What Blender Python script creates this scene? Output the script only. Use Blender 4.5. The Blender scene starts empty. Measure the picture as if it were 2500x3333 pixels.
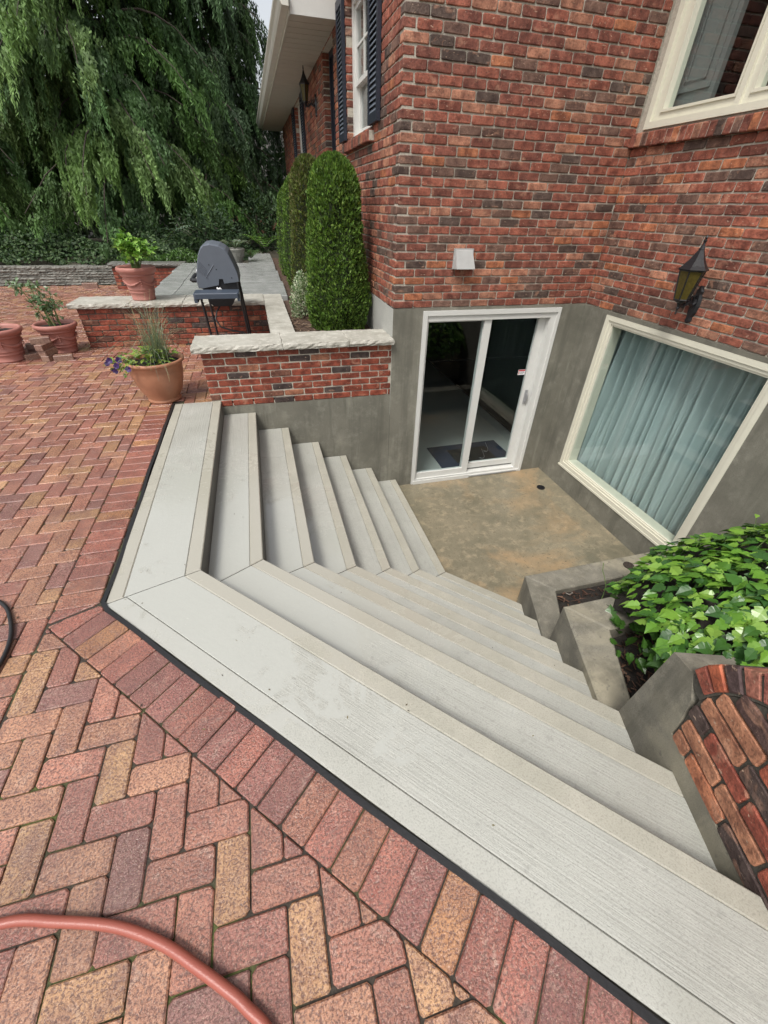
import bpy, math, random
import numpy as np
from mathutils import Vector, Matrix
random.seed(7); rng=np.random.default_rng(7)
SC=bpy.context.scene; COL=SC.collection
R=math.radians
# ------------------------------------------------------------------ camera
YAW,PITCH,ROLL=0.283145361,0.641112963,-0.0311628098
EYE=Vector((0,0,1.60))
_f=Vector((math.sin(YAW)*math.cos(PITCH),math.cos(YAW)*math.cos(PITCH),-math.sin(PITCH)))
_r=Vector((math.cos(YAW),-math.sin(YAW),0)); _d=_f.cross(_r)
_right=math.cos(ROLL)*_r+math.sin(ROLL)*_d; _down=-math.sin(ROLL)*_r+math.cos(ROLL)*_d
cd=bpy.data.cameras.new('camera'); cam=bpy.data.objects.new('camera',cd); COL.objects.link(cam)
M=Matrix.Identity(4)
for i in range(3):
    M[i][0]=_right[i]; M[i][1]=-_down[i]; M[i][2]=-_f[i]; M[i][3]=EYE[i]
cam.matrix_world=M
cd.sensor_fit='HORIZONTAL'; cd.sensor_width=36; cd.lens=1330/2500*36; cd.clip_start=0.05; cd.clip_end=400
SC.camera=cam
def view_px(p):
    v=Vector(p)-EYE; z=v.dot(_f)
    if z<0.05: return None
    return v.dot(_right)/z*1330+1250, v.dot(_down)/z*1330+1666, z
def rank(p,size=1.0):
    q=view_px(p)
    if q is None: return -1
    x,y,z=q
    if x<-60 or x>2560 or y<-60 or y>3393: return -1
    return size/(z*z)
# ------------------------------------------------------------------ world, sun, exposure
W=bpy.data.worlds.new('World'); SC.world=W; W.use_nodes=True
wn=W.node_tree.nodes; wl=W.node_tree.links; wn.clear()
SUN_EL,SUN_AZ=R(58),R(-135)      # azimuth measured from +Y towards +X
sky=wn.new('ShaderNodeTexSky'); sky.sky_type='NISHITA'; sky.sun_disc=False
sky.sun_elevation=SUN_EL; sky.sun_rotation=SUN_AZ; sky.air_density=1.2; sky.dust_density=4.0
hs=wn.new('ShaderNodeHueSaturation'); hs.inputs['Saturation'].default_value=0.25; hs.inputs['Value'].default_value=1.0
bg=wn.new('ShaderNodeBackground'); bg.inputs['Strength'].default_value=0.135
wo=wn.new('ShaderNodeOutputWorld')
wl.new(sky.outputs[0],hs.inputs['Color']); wl.new(hs.outputs[0],bg.inputs['Color']); wl.new(bg.outputs[0],wo.inputs[0])
sl=bpy.data.lights.new('sun','SUN'); sl.energy=1.5; sl.angle=R(14); sl.color=(1.0,0.96,0.9)
so=bpy.data.objects.new('sun',sl); COL.objects.link(so)
sd=Vector((math.sin(SUN_AZ)*math.cos(SUN_EL),math.cos(SUN_AZ)*math.cos(SUN_EL),math.sin(SUN_EL)))
so.rotation_euler=sd.to_track_quat('Z','Y').to_euler()
SC.view_settings.view_transform='Standard'; SC.view_settings.look='None'
SC.view_settings.exposure=0.62; SC.view_settings.gamma=1.0; SC.view_settings.use_curve_mapping=False
SC.render.engine='CYCLES'
SC.cycles.max_bounces=8; SC.cycles.diffuse_bounces=4; SC.cycles.glossy_bounces=3; SC.cycles.transmission_bounces=6; SC.cycles.transparent_max_bounces=12
SC.cycles.use_denoising=True; SC.cycles.sample_clamp_indirect=6

# ------------------------------------------------------------------ materials
MATS={}
def ramp(n,stops):
    cr=n.color_ramp
    while len(cr.elements)<len(stops): cr.elements.new(0.5)
    for e,(p,c) in zip(cr.elements,stops):
        e.position=p; e.color=(c[0],c[1],c[2],1) if not isinstance(c,(int,float)) else (c,c,c,1)
class NT:
    def __init__(s,name):
        s.m=bpy.data.materials.new(name); s.m.use_nodes=True; s.t=s.m.node_tree; s.t.nodes.clear()
        s.o=s.t.nodes.new('ShaderNodeOutputMaterial')
    def n(s,ty,ins=None,**kw):
        x=s.t.nodes.new('ShaderNode'+ty)
        for k,v in kw.items(): setattr(x,k,v)
        for k,v in (ins or {}).items():
            i=x.inputs[k]
            if isinstance(v,bpy.types.NodeSocket): s.t.links.new(v,i)
            elif isinstance(v,(tuple,list)) and len(v)==3 and i.type=='RGBA': i.default_value=(*v,1)
            else: i.default_value=v
        return x
    def pos(s,scale=(1,1,1),obj=False):
        if obj: src=s.n('TexCoord').outputs['Object']
        else: src=s.n('NewGeometry').outputs['Position']
        return s.n('Mapping',{'Vector':src,'Scale':scale}).outputs[0]
    def noise(s,vec,scale,detail=4,rough=.55,dist=0): return s.n('TexNoise',{'Vector':vec,'Scale':scale,'Detail':detail,'Roughness':rough,'Distortion':dist}).outputs['Fac']
    def ramp(s,fac,stops,interp='LINEAR'):
        x=s.n('ValToRGB',{'Fac':fac}); ramp(x,stops); x.color_ramp.interpolation=interp; return x.outputs['Color']
    def mix(s,f,a,b,mode='MIX'):
        x=s.n('Mix',data_type='RGBA',blend_type=mode); 
        for k,v in ((0,f),(6,a),(7,b)):
            i=x.inputs[k]
            if isinstance(v,bpy.types.NodeSocket): s.t.links.new(v,i)
            elif isinstance(v,(tuple,list)): i.default_value=(*v,1)
            else: i.default_value=v
        return x.outputs[2]
    def math(s,op,a,b=0.0,c=None):
        x=s.n('Math',operation=op)
        for k,v in ((0,a),(1,b),(2,c)):
            if v is None: continue
            if isinstance(v,bpy.types.NodeSocket): s.t.links.new(v,x.inputs[k])
            else: x.inputs[k].default_value=v
        return x.outputs[0]
    def bump(s,h,dist=.01,strength=1.0,normal=None):
        d={'Height':h,'Distance':dist,'Strength':strength}
        if normal is not None: d['Normal']=normal
        return s.n('Bump',d).outputs[0]
    def fin(s,color,rough=.7,normal=None,spec=.5,metal=0,trans=None,name=None):
        d={'Base Color':color,'Roughness':rough,'Metallic':metal,'Specular IOR Level':spec}
        if normal is not None: d['Normal']=normal
        b=s.n('BsdfPrincipled',d)
        s.b=b
        s.t.links.new(b.outputs[0],s.o.inputs[0])
        MATS[s.m.name]=s.m; return s.m
def tint(nt): return nt.n('Attribute',attribute_name='tint').outputs['Color']

def mk_brick():
    t=NT('brick'); P=t.pos(); a=tint(t)
    n1=t.noise(P,14,5,.6); n2=t.noise(P,70,4,.6); n3=t.noise(P,5,3)
    c=t.mix(t.ramp(n1,[(.36,0),(.64,1)]),t.mix(1,a,(.60,.52,.52),'MULTIPLY'),t.mix(1,a,(1.45,1.42,1.38),'MULTIPLY'))
    pt=t.noise(t.pos((1,1,1.6)),8.5,3,.5,.8); c=t.mix(t.ramp(pt,[(.60,0),(.68,.45)]),c,(.46,.25,.165))
    c=t.mix(t.ramp(n2,[(.3,.55),(.5,0)]),c,(.03,.018,.014))
    fl=t.noise(t.pos((1,1,2.2)),34,3,.7)
    c=t.mix(t.ramp(fl,[(.64,0),(.70,.7)]),c,(.56,.40,.29))
    c=t.mix(t.ramp(n3,[(.5,0),(.8,.25)]),c,(.06,.035,.03))
    h=t.math('ADD',t.math('MULTIPLY',n1,.6),t.math('MULTIPLY',n2,.5))
    t.fin(c,t.math('ADD',t.math('MULTIPLY',n3,.3),.5),t.bump(h,.010,1.0),.35)
mk_brick()
def mk_mortar(name,c0,c1):
    t=NT(name); P=t.pos(); n=t.noise(P,60,5,.7); n2=t.noise(P,4,3)
    c=t.mix(n2,c0,c1); c=t.mix(t.ramp(n,[(.3,.5),(.6,0)]),c,tuple(x*.4 for x in c0))
    t.fin(c,.9,t.bump(n,.006,.9),.2)
mk_mortar('mortar',(.40,.365,.30),(.58,.535,.45)); mk_mortar('dark_mortar',(.06,.055,.045),(.13,.12,.10))
def mk_paver():
    t=NT('paver'); P=t.pos(); a=tint(t)
    v=t.noise(P,130,5,.75,.35); v2=t.noise(P,230,2,.5); pz=t.noise(P,7,3,.6,.6); n1=t.noise(P,9,4,.6,.5); n3=t.noise(P,1.4,3)
    c=t.mix(t.ramp(n1,[(.3,0),(.7,1)]),t.mix(1,a,(.72,.60,.60),'MULTIPLY'),t.mix(1,a,(1.22,1.2,1.12),'MULTIPLY'))
    c=t.mix(t.ramp(t.noise(P,16,4,.7,1.),[(.56,0),(.72,.5)]),c,(.55,.42,.34))
    c=t.mix(t.ramp(pz,[(.52,0),(.68,.55)]),c,(.17,.065,.06))
    c=t.mix(t.ramp(v,[(.43,.88),(.535,0)]),c,(.10,.034,.024))
    c=t.mix(t.ramp(v2,[(.56,0),(.70,.38)]),c,(.74,.52,.38))
    c=t.mix(t.ramp(n3,[(.35,.0),(.75,.28)]),c,(.10,.055,.035))
    rg=t.ramp(t.noise(P,2.2,4,.6),[(.38,.16),(.66,.45)])
    t.fin(c,rg,t.bump(t.math('ADD',v,t.math('MULTIPLY',n1,.5)),.005,.9),1.0)
mk_paver()
def mk_joint():
    t=NT('joint_sand'); P=t.pos(); n=t.noise(P,2.3,4); n2=t.noise(P,120,3)
    c=t.mix(t.ramp(n,[(.48,0),(.60,1)]),(.05,.04,.03),(.085,.10,.025)); c=t.mix(t.ramp(n2,[(.4,.5),(.6,0)]),c,(.015,.012,.01))
    t.fin(c,.9,t.bump(n2,.004,1))
mk_joint()
def mk_conc(name,base,dark,light,rough=(.45,.75),broom=0,sc=1.0,blot=.5,stain=None,wet=False,spots=0.0,smax=.8,drip=0.0):
    t=NT(name); P=t.pos((1,1,1)); n1=t.noise(P,1.7*sc,6,.62,.4); n2=t.noise(P,160,3,.6); n3=t.noise(P,6*sc,5,.65)
    c=t.mix(t.ramp(n1,[(.3,0),(.7,1)]),base,dark); c=t.mix(t.ramp(n3,[(.5,0),(.75,blot)]),c,light)
    c=t.mix(t.ramp(n2,[(.35,.4),(.5,0)]),c,tuple(x*.55 for x in dark))
    if stain:
        c=t.mix(t.ramp(t.noise(P,1.1,5,.6,.6),[(.48,0),(.66,smax)]),c,stain)
    if drip:
        dn=t.noise(t.pos((7,7,.7)),1.0,4,.65); c=t.mix(t.ramp(dn,[(.50,0),(.64,drip)]),c,tuple(x*.6 for x in dark))
        dn=t.noise(t.pos((11,11,1.1)),1.0,3,.6); c=t.mix(t.ramp(dn,[(.60,0),(.70,drip*.6)]),c,light)
    h=t.math('MULTIPLY',n2,.5)
    if spots:
        v=t.noise(P,30,2,.5,.3); c=t.mix(t.ramp(v,[(.62,0),(.72,spots)]),c,tuple(x*.55 for x in base))
    if broom:
        B=t.pos((3.5,130,1),obj=True); nb=t.noise(B,1.0,3,.6); h=t.math('ADD',t.math('MULTIPLY',nb,broom),h)
        B2=t.pos((.8,22,1),obj=True); nb2=t.noise(B2,1.0,4,.7); c=t.mix(t.ramp(nb2,[(.34,.45),(.52,0)]),c,dark)
        c=t.mix(t.ramp(nb,[(.30,.5),(.50,0)]),c,tuple(x*.8 for x in dark))
    rg=t.math('ADD',t.math('MULTIPLY',n3,rough[1]-rough[0]),rough[0])
    nrm=t.bump(h,.0035,.8)
    if wet:
        # standing rain film: smooth and mirror-like where the broom grooves are flooded
        d=t.n('VectorMath',{0:t.n('NewGeometry').outputs['Position'],1:(-.25,2.0,-.1)},operation='DISTANCE').outputs['Value']
        m=t.math('SUBTRACT',t.math('ADD',t.noise(P,5,6,.75,1.2),t.math('MULTIPLY',t.noise(P,26,4,.7,1.),.22)),t.math('MULTIPLY',d,.26))
        f=t.ramp(m,[(.30,0),(.345,1)])
        c=t.mix(t.math('MULTIPLY',f,.8),c,tuple(x*.96 for x in base)); rg=t.mix(f,rg,(.10,.10,.10))
        wv=t.noise(P,40,2,.5); nrm=t.n('Mix',{4:nrm,5:t.bump(wv,.002,.35)},data_type='VECTOR')
        t.t.links.new(f,nrm.inputs[0]); nrm=nrm.outputs[1]
    t.fin(c,rg,nrm,.5)
    if wet: t.t.links.new(t.ramp(m,[(.30,.5),(.345,1)]),t.b.inputs['Specular IOR Level'])
mk_conc('edge_concrete',(.42,.42,.38),(.35,.35,.31),(.48,.475,.43),(.35,.65),blot=.4,wet=True,spots=.15,stain=(.35,.345,.30),smax=.4)
mk_conc('step_concrete',(.42,.425,.385),(.345,.345,.31),(.49,.485,.44),(.3,.65),broom=.9,blot=.4,wet=True,spots=.4,stain=(.29,.288,.25),smax=.6)
mk_conc('nosing_concrete',(.385,.368,.31),(.32,.31,.255),(.44,.42,.35),(.5,.8),broom=0,sc=2,blot=.5,wet=True,stain=(.30,.29,.245),smax=.5,spots=.2)
mk_conc('riser_concrete',(.12,.115,.10),(.075,.07,.06),(.17,.16,.14),(.4,.7))  # darker than the treads: staining, with shade on the risers put in too
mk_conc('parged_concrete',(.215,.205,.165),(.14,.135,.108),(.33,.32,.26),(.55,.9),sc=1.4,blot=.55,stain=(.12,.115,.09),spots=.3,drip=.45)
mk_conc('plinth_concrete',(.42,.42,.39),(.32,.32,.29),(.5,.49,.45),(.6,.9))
mk_conc('planter_concrete',(.225,.21,.17),(.13,.122,.095),(.36,.33,.26),(.6,.9),sc=2.5,blot=.6,stain=(.36,.325,.235),spots=.6,drip=.4)
mk_conc('pit_concrete',(.26,.225,.155),(.14,.13,.09),(.38,.315,.21),(.2,.5),sc=1.6,blot=.8,stain=(.37,.25,.135),spots=.8,smax=.75)
mk_conc('slab_concrete',(.40,.41,.40),(.28,.29,.28),(.52,.53,.51),(.08,.35),blot=.7)
mk_conc('limestone',(.47,.455,.40),(.30,.285,.24),(.62,.60,.54),(.5,.8),sc=3,blot=.8)
mk_conc('bluestone',(.16,.16,.145),(.09,.09,.08),(.26,.25,.22),(.4,.7),sc=3)
mk_conc('fieldstone',(.22,.215,.19),(.10,.10,.085),(.36,.34,.29),(.5,.8),sc=4,blot=.6)
mk_conc('urn_stone',(.26,.26,.235),(.14,.14,.12),(.38,.37,.33),(.6,.9),sc=6)
def mk_simple(name,col,rough=.6,spec=.5,metal=0,var=.25,nsc=12,bump=.002,bs=80):
    t=NT(name); P=t.pos(); n=t.noise(P,nsc,4,.6); n2=t.noise(P,bs,3)
    c=t.mix(n,tuple(x*(1-var) for x in col),tuple(min(1,x*(1+var)) for x in col))
    t.fin(c,rough,t.bump(n2,bump,.6),spec,metal)
mk_simple('white_paint',(.60,.60,.57),.45,var=.05)
mk_simple('cream_paint',(.64,.62,.51),.5,var=.06)
mk_simple('soffit_paint',(.44,.42,.35),.6,var=.12,nsc=4)
mk_simple('gutter_paint',(.62,.61,.55),.4,var=.15,nsc=6)
mk_simple('navy_shutter',(.018,.022,.035),.45,var=.2)
mk_simple('highlit_slat',(.13,.155,.19),.35,var=.2)  # paler than the navy frame: highlights on the slats put into the colour
mk_simple('black_metal',(.012,.012,.014),.38,var=.2)
mk_simple('black_rubber',(.012,.012,.013),.5,var=.3)
mk_simple('grill_paint',(.10,.115,.14),.5,var=.1,bs=400,bump=.001)
mk_simple('grill_dark',(.012,.013,.016),.6,var=.2)
mk_simple('shelf_plastic',(.05,.065,.09),.4,var=.1)
mk_simple('grey_metal',(.42,.42,.43),.4,metal=.6,var=.1)
mk_simple('vent_plastic',(.36,.36,.35),.6,var=.15)
mk_simple('pink_terracotta',(.36,.15,.12),.55,var=.22,nsc=7)
mk_simple('orange_terracotta',(.36,.165,.095),.45,var=.4,nsc=7)
mk_simple('hose_red',(.30,.085,.06),.33,var=.12,bs=260,bump=.001)
mk_simple('mulch',(.075,.045,.03),.9,var=.6,nsc=90,bump=.02,bs=60)
mk_simple('black_soil',(.018,.014,.011),.85,var=.6,nsc=80,bump=.02,bs=70)
mk_simple('bark',(.05,.038,.03),.9,var=.4,nsc=20,bump=.02,bs=30)
mk_simple('stem_green',(.10,.16,.04),.6,var=.2)
mk_simple('ground_soil',(.04,.035,.022),.95,var=.5,nsc=8,bump=.02,bs=20)
mk_simple('lawn',(.05,.08,.025),.9,var=.3,nsc=2)
mk_simple('roof_shingle',(.06,.055,.05),.9,var=.4,nsc=10)
mk_simple('interior_dark',(.035,.03,.028),.8,var=.2)
mk_simple('interior_wall',(.10,.105,.10),.8,var=.1)
mk_simple('interior_floor',(.42,.43,.41),.35,var=.1,nsc=3)
mk_simple('interior_panel',(.17,.18,.175),.6,var=.05)
mk_simple('mat_blue',(.022,.032,.06),.7,var=.2)
mk_simple('wood_dark',(.02,.015,.012),.5,var=.3)
mk_simple('sticker_white',(.75,.75,.75),.5,var=.02)
mk_simple('sticker_red',(.45,.03,.04),.5,var=.02)
mk_simple('petunia',(.035,.008,.09),.5,var=.4,nsc=60)
def mk_amber():
    t=NT('amber_glass'); P=t.pos(); n=t.noise(P,60,3)
    m=t.fin(t.mix(n,(.035,.026,.007),(.11,.085,.018)),.25,t.bump(n,.004,.6),.5)
mk_amber()
def mk_glass(name,tintc,refl):
    t=NT(name); tr=t.n('BsdfTransparent',{'Color':tintc}); gl=t.n('BsdfGlossy',{'Color':(1,1,1),'Roughness':0.01})
    lw=t.n('LayerWeight',{'Blend':.5}); fr=t.math('ADD',t.math('MULTIPLY',t.math('POWER',lw.outputs['Facing'],5.0),.92),refl); mx=t.n('MixShader',{0:fr,1:tr.outputs[0],2:gl.outputs[0]})
    t.t.links.new(mx.outputs[0],t.o.inputs[0]); MATS[name]=t.m
mk_glass('window_glass',(.88,.94,.93),.09); mk_glass('door_glass',(.78,.86,.86),.06)
def mk_leaf(name,rough=.5,trans=.25,vein=False,gain=1.0):
    t=NT(name); a=tint(t); P=t.pos(); n=t.noise(P,25,3)
    c=t.mix(n,t.mix(1,a,(.75*gain,.78*gain,.75*gain),'MULTIPLY'),t.mix(1,a,(1.25*gain,1.22*gain,1.2*gain),'MULTIPLY'))
    b=t.n('BsdfPrincipled',{'Base Color':c,'Roughness':rough,'Specular IOR Level':.4})
    tl=t.n('BsdfTranslucent',{'Color':t.mix(1,c,(1.3,1.5,.7),'MULTIPLY')})
    mx=t.n('MixShader',{0:trans,1:b.outputs[0],2:tl.outputs[0]})
    t.t.links.new(mx.outputs[0],t.o.inputs[0]); MATS[name]=t.m
mk_leaf('leaf',.27,.15); mk_leaf('needle',.65,.18)
def mk_curtain():
    t=NT('curtain_cloth'); P=t.pos((1,8,1)); n=t.noise(P,2,4); c=t.mix(n,(.42,.52,.52),(.55,.64,.63))
    b=t.n('BsdfDiffuse',{'Color':c}); tl=t.n('BsdfTranslucent',{'Color':c}); mx=t.n('MixShader',{0:.25,1:b.outputs[0],2:tl.outputs[0]})
    t.t.links.new(mx.outputs[0],t.o.inputs[0]); MATS['curtain_cloth']=t.m
mk_curtain()

# ------------------------------------------------------------------ mesh helpers
class MB:
    def __init__(s): s.v=[]; s.f=[]; s.m=[]; s.c=[]
    def add(s,vs,fs,mi=0,col=(1,1,1)):
        b=len(s.v); s.v.extend([tuple(p) for p in vs])
        for f in fs: s.f.append([b+i for i in f]); s.m.append(mi); s.c.append(col)
    def box(s,x0,x1,y0,y1,z0,z1,mi=0,col=(1,1,1),rot=None):
        vs=[(x0,y0,z0),(x1,y0,z0),(x1,y1,z0),(x0,y1,z0),(x0,y0,z1),(x1,y0,z1),(x1,y1,z1),(x0,y1,z1)]
        if rot is not None: vs=[tuple(rot@Vector(p)) for p in vs]
        s.add(vs,[(3,2,1,0),(4,5,6,7),(0,1,5,4),(1,2,6,5),(2,3,7,6),(3,0,4,7)],mi,col)
    def prism(s,poly,z0,z1,ch=0.004,mi=0,col=(1,1,1),side_mi=None,T=None):
        # poly ccw, convex; chamfered top
        n=len(poly); P=[Vector((p[0],p[1])) for p in poly]
        ins=[]
        c=sum(P,Vector((0,0)))/n
        for i in range(n):
            a,b,d=P[i-1],P[i],P[(i+1)%n]
            e1=(b-a); e2=(d-b)
            if e1.length<1e-6 or e2.length<1e-6: ins.append(b+(c-b)*.02); continue
            e1.normalize(); e2.normalize(); n1=Vector((-e1.y,e1.x)); n2=Vector((-e2.y,e2.x))
            k=1+n1.dot(n2); v=(n1+n2)/max(k,.35)*ch; ins.append(b+v)
        top=[(p.x,p.y,z1) for p in ins]; mid=[(p.x,p.y,z1-ch) for p in P]; bot=[(p.x,p.y,z0) for p in P]
        vs=top+mid+bot
        if T is not None: vs=[tuple(T(p)) for p in vs]
        sm=mi if side_mi is None else side_mi
        s.add(vs,[tuple(range(n))],mi,col); b=len(s.v)-3*n
        for i in range(n):
            j=(i+1)%n
            s.f.append([b+n+i,b+n+j,b+j,b+i]); s.m.append(mi); s.c.append(col)
            s.f.append([b+2*n+i,b+2*n+j,b+n+j,b+n+i]); s.m.append(sm); s.c.append(col)
        s.f.append([b+2*n+i for i in reversed(range(n))]); s.m.append(sm); s.c.append(col)
    def tube(s,pts,rad,seg=8,mi=0,col=(1,1,1),cap=True):
        pts=[Vector(p) for p in pts]; n=len(pts); b=len(s.v)
        rr=rad if isinstance(rad,(list,tuple)) else [rad]*n
        prev=None
        for i,p in enumerate(pts):
            d=(pts[min(i+1,n-1)]-pts[max(i-1,0)]).normalized()
            if prev is None:
                a=Vector((0,0,1)) if abs(d.z)<.9 else Vector((1,0,0)); u=d.cross(a).normalized()
            else: u=(prev-d*prev.dot(d)).normalized()
            prev=u; w=d.cross(u)
            for k in range(seg):
                t=2*math.pi*k/seg; s.v.append(tuple(p+(u*math.cos(t)+w*math.sin(t))*rr[i]))
        for i in range(n-1):
            for k in range(seg):
                k2=(k+1)%seg
                s.f.append([b+i*seg+k,b+i*seg+k2,b+(i+1)*seg+k2,b+(i+1)*seg+k]); s.m.append(mi); s.c.append(col)
        if cap:
            s.f.append([b+k for k in reversed(range(seg))]); s.m.append(mi); s.c.append(col)
            s.f.append([b+(n-1)*seg+k for k in range(seg)]); s.m.append(mi); s.c.append(col)
    def lathe(s,prof,cx=0,cy=0,seg=32,mi=0,col=(1,1,1)):
        b=len(s.v); n=len(prof)
        for (r,z) in prof:
            for k in range(seg):
                t=2*math.pi*k/seg; s.v.append((cx+r*math.cos(t),cy+r*math.sin(t),z))
        for i in range(n-1):
            for k in range(seg):
                k2=(k+1)%seg; s.f.append([b+i*seg+k,b+i*seg+k2,b+(i+1)*seg+k2,b+(i+1)*seg+k]); s.m.append(mi); s.c.append(col)
    def grid(s,fn,nu,nv,mi=0,col=(1,1,1)):
        b=len(s.v)
        for j in range(nv+1):
            for i in range(nu+1): s.v.append(tuple(fn(i/nu,j/nv)))
        for j in range(nv):
            for i in range(nu):
                a=b+j*(nu+1)+i; s.f.append([a,a+1,a+nu+2,a+nu+1]); s.m.append(mi); s.c.append(col)
    def build(s,name,mats,parent=None,loc=None,smooth=False,**props):
        if not s.v: return None
        V=np.array(s.v,float); loc=Vector(loc) if loc is not None else Vector((0,0,0))
        pw=world_loc(parent) if parent else Vector((0,0,0))
        V-=np.array(loc)
        me=bpy.data.meshes.new(name); me.from_pydata(V.tolist(),[],s.f)
        if isinstance(mats,str): mats=[mats]
        for m in mats: me.materials.append(MATS[m])
        me.polygons.foreach_set('material_index',s.m)
        if smooth: me.polygons.foreach_set('use_smooth',[True]*len(s.f))
        at=me.attributes.new('tint','FLOAT_COLOR','FACE')
        at.data.foreach_set('color',np.array([(*c[:3],1) for c in s.c],float).ravel())
        me.update()
        o=bpy.data.objects.new(name,me); COL.objects.link(o)
        if parent: o.parent=parent
        o.location=loc-pw
        for k,v in props.items(): o[k]=v
        return o
def world_loc(o):
    v=Vector((0,0,0))
    while o is not None: v+=o.location; o=o.parent
    return v
def thing(name,loc,label,cat,group=None):
    o=bpy.data.objects.new(name,None); COL.objects.link(o); o.location=loc; o.empty_display_size=.1
    o['label']=label; o['category']=cat
    if group: o['group']=group
    return o
def tag(o,label,cat,group=None):
    o['label']=label; o['category']=cat
    if group: o['group']=group
    return o
def quads(name,V,F4,colors,mat,parent=None,loc=(0,0,0),**props):
    """fast quad soup: V (n*4,3), colors (n,3)"""
    pw=world_loc(parent) if parent else Vector((0,0,0)); n=len(V)//4
    me=bpy.data.meshes.new(name); V=V-np.array(loc)
    me.vertices.add(len(V)); me.vertices.foreach_set('co',V.astype(np.float32).ravel())
    me.loops.add(n*4); me.loops.foreach_set('vertex_index',np.arange(n*4,dtype=np.int32))
    me.polygons.add(n); me.polygons.foreach_set('loop_start',np.arange(0,n*4,4,dtype=np.int32)); me.polygons.foreach_set('loop_total',np.full(n,4,dtype=np.int32))
    me.materials.append(MATS[mat])
    at=me.attributes.new('tint','FLOAT_COLOR','FACE'); at.data.foreach_set('color',np.hstack([colors,np.ones((n,1))]).astype(np.float32).ravel())
    me.update(calc_edges=True)
    o=bpy.data.objects.new(name,me); COL.objects.link(o)
    if parent: o.parent=parent
    o.location=Vector(loc)-pw
    for k,v in props.items(): o[k]=v
    return o
def blades(C,D,N,L,Wd):
    """rhombus leaf quads: centres C, direction D, normal N, length L, width Wd"""
    D=D/np.linalg.norm(D,axis=1,keepdims=True); S=np.cross(D,N); S/=np.linalg.norm(S,axis=1,keepdims=True)+1e-9
    L=np.asarray(L).reshape(-1,1); Wd=np.asarray(Wd).reshape(-1,1)
    a=C-D*L*.5; b=C+S*Wd*.5-D*L*.05; c=C+D*L*.5; d=C-S*Wd*.5-D*L*.05
    return np.stack([a,b,c,d],1).reshape(-1,3)
def rnd_unit(n):
    v=rng.normal(size=(n,3)); return v/np.linalg.norm(v,axis=1,keepdims=True)
def clip(poly,a,b,c):
    """keep a*x+b*y<=c"""
    out=[]; n=len(poly)
    for i in range(n):
        p=poly[i]; q=poly[(i+1)%n]; dp=a*p[0]+b*p[1]-c; dq=a*q[0]+b*q[1]-c
        if dp<=0: out.append(p)
        if (dp<0<dq) or (dq<0<dp):
            t=dp/(dp-dq); out.append((p[0]+t*(q[0]-p[0]),p[1]+t*(q[1]-p[1])))
    return out
def area(p): return .5*sum(p[i][0]*p[(i+1)%len(p)][1]-p[(i+1)%len(p)][0]*p[i][1] for i in range(len(p)))
def cut_corners(poly,r):
    """round-ish corners by chamfering, for 90 degree-ish convex polygons"""
    out=[]; n=len(poly)
    for i in range(n):
        a,b,c=[Vector(poly[j%n]) for j in (i-1,i,i+1)]
        l1=(a-b).length; l2=(c-b).length; k=min(r*random.uniform(.5,1.6),l1*.3,l2*.3)
        if k<1e-4: out.append(tuple(b)); continue
        out.append(tuple(b+(a-b).normalized()*k)); out.append(tuple(b+(c-b).normalized()*k))
    return out

# ------------------------------------------------------------------ key dimensions
YW=4.229; XS=1.262; XW=3.48; ZB=0.80; ZF=-1.285; CZ=0.53
COURSE=.0677; BL=.2032
def brick_tint():
    r=random.random()
    if r<.08: c=(.085,.060,.050)
    elif r<.20: c=(.145,.085,.065)
    elif r<.25: c=(.34,.130,.065)
    elif r<.39: c=(.33,.155,.10)
    elif r<.64: c=(.19,.068,.048)
    else: c=(.26,.088,.058)
    k=random.uniform(.85,1.15); return tuple(x*k for x in c)
def low_tint():
    r=random.random()
    if r<.09: c=(.06,.045,.042)
    elif r<.2: c=(.14,.06,.04)
    elif r<.3: c=(.28,.12,.07)
    else: c=(.21,.052,.030)
    k=random.uniform(.85,1.15); return tuple(x*k for x in c)
def paver_tint(border=False):
    r=random.random()
    if border:
        if r<.10: c=(.54,.27,.12)
        elif r<.30: c=(.47,.20,.125)
        elif r<.78: c=(.41,.145,.105)
        else: c=(.32,.12,.10)
    elif r<.12: c=(.56,.33,.165)
    elif r<.42: c=(.53,.275,.165)
    elif r<.74: c=(.47,.205,.14)
    elif r<.91: c=(.40,.165,.125)
    else: c=(.31,.15,.13)
    k=random.uniform(.72,1.06); return tuple(x*k for x in c)
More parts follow.
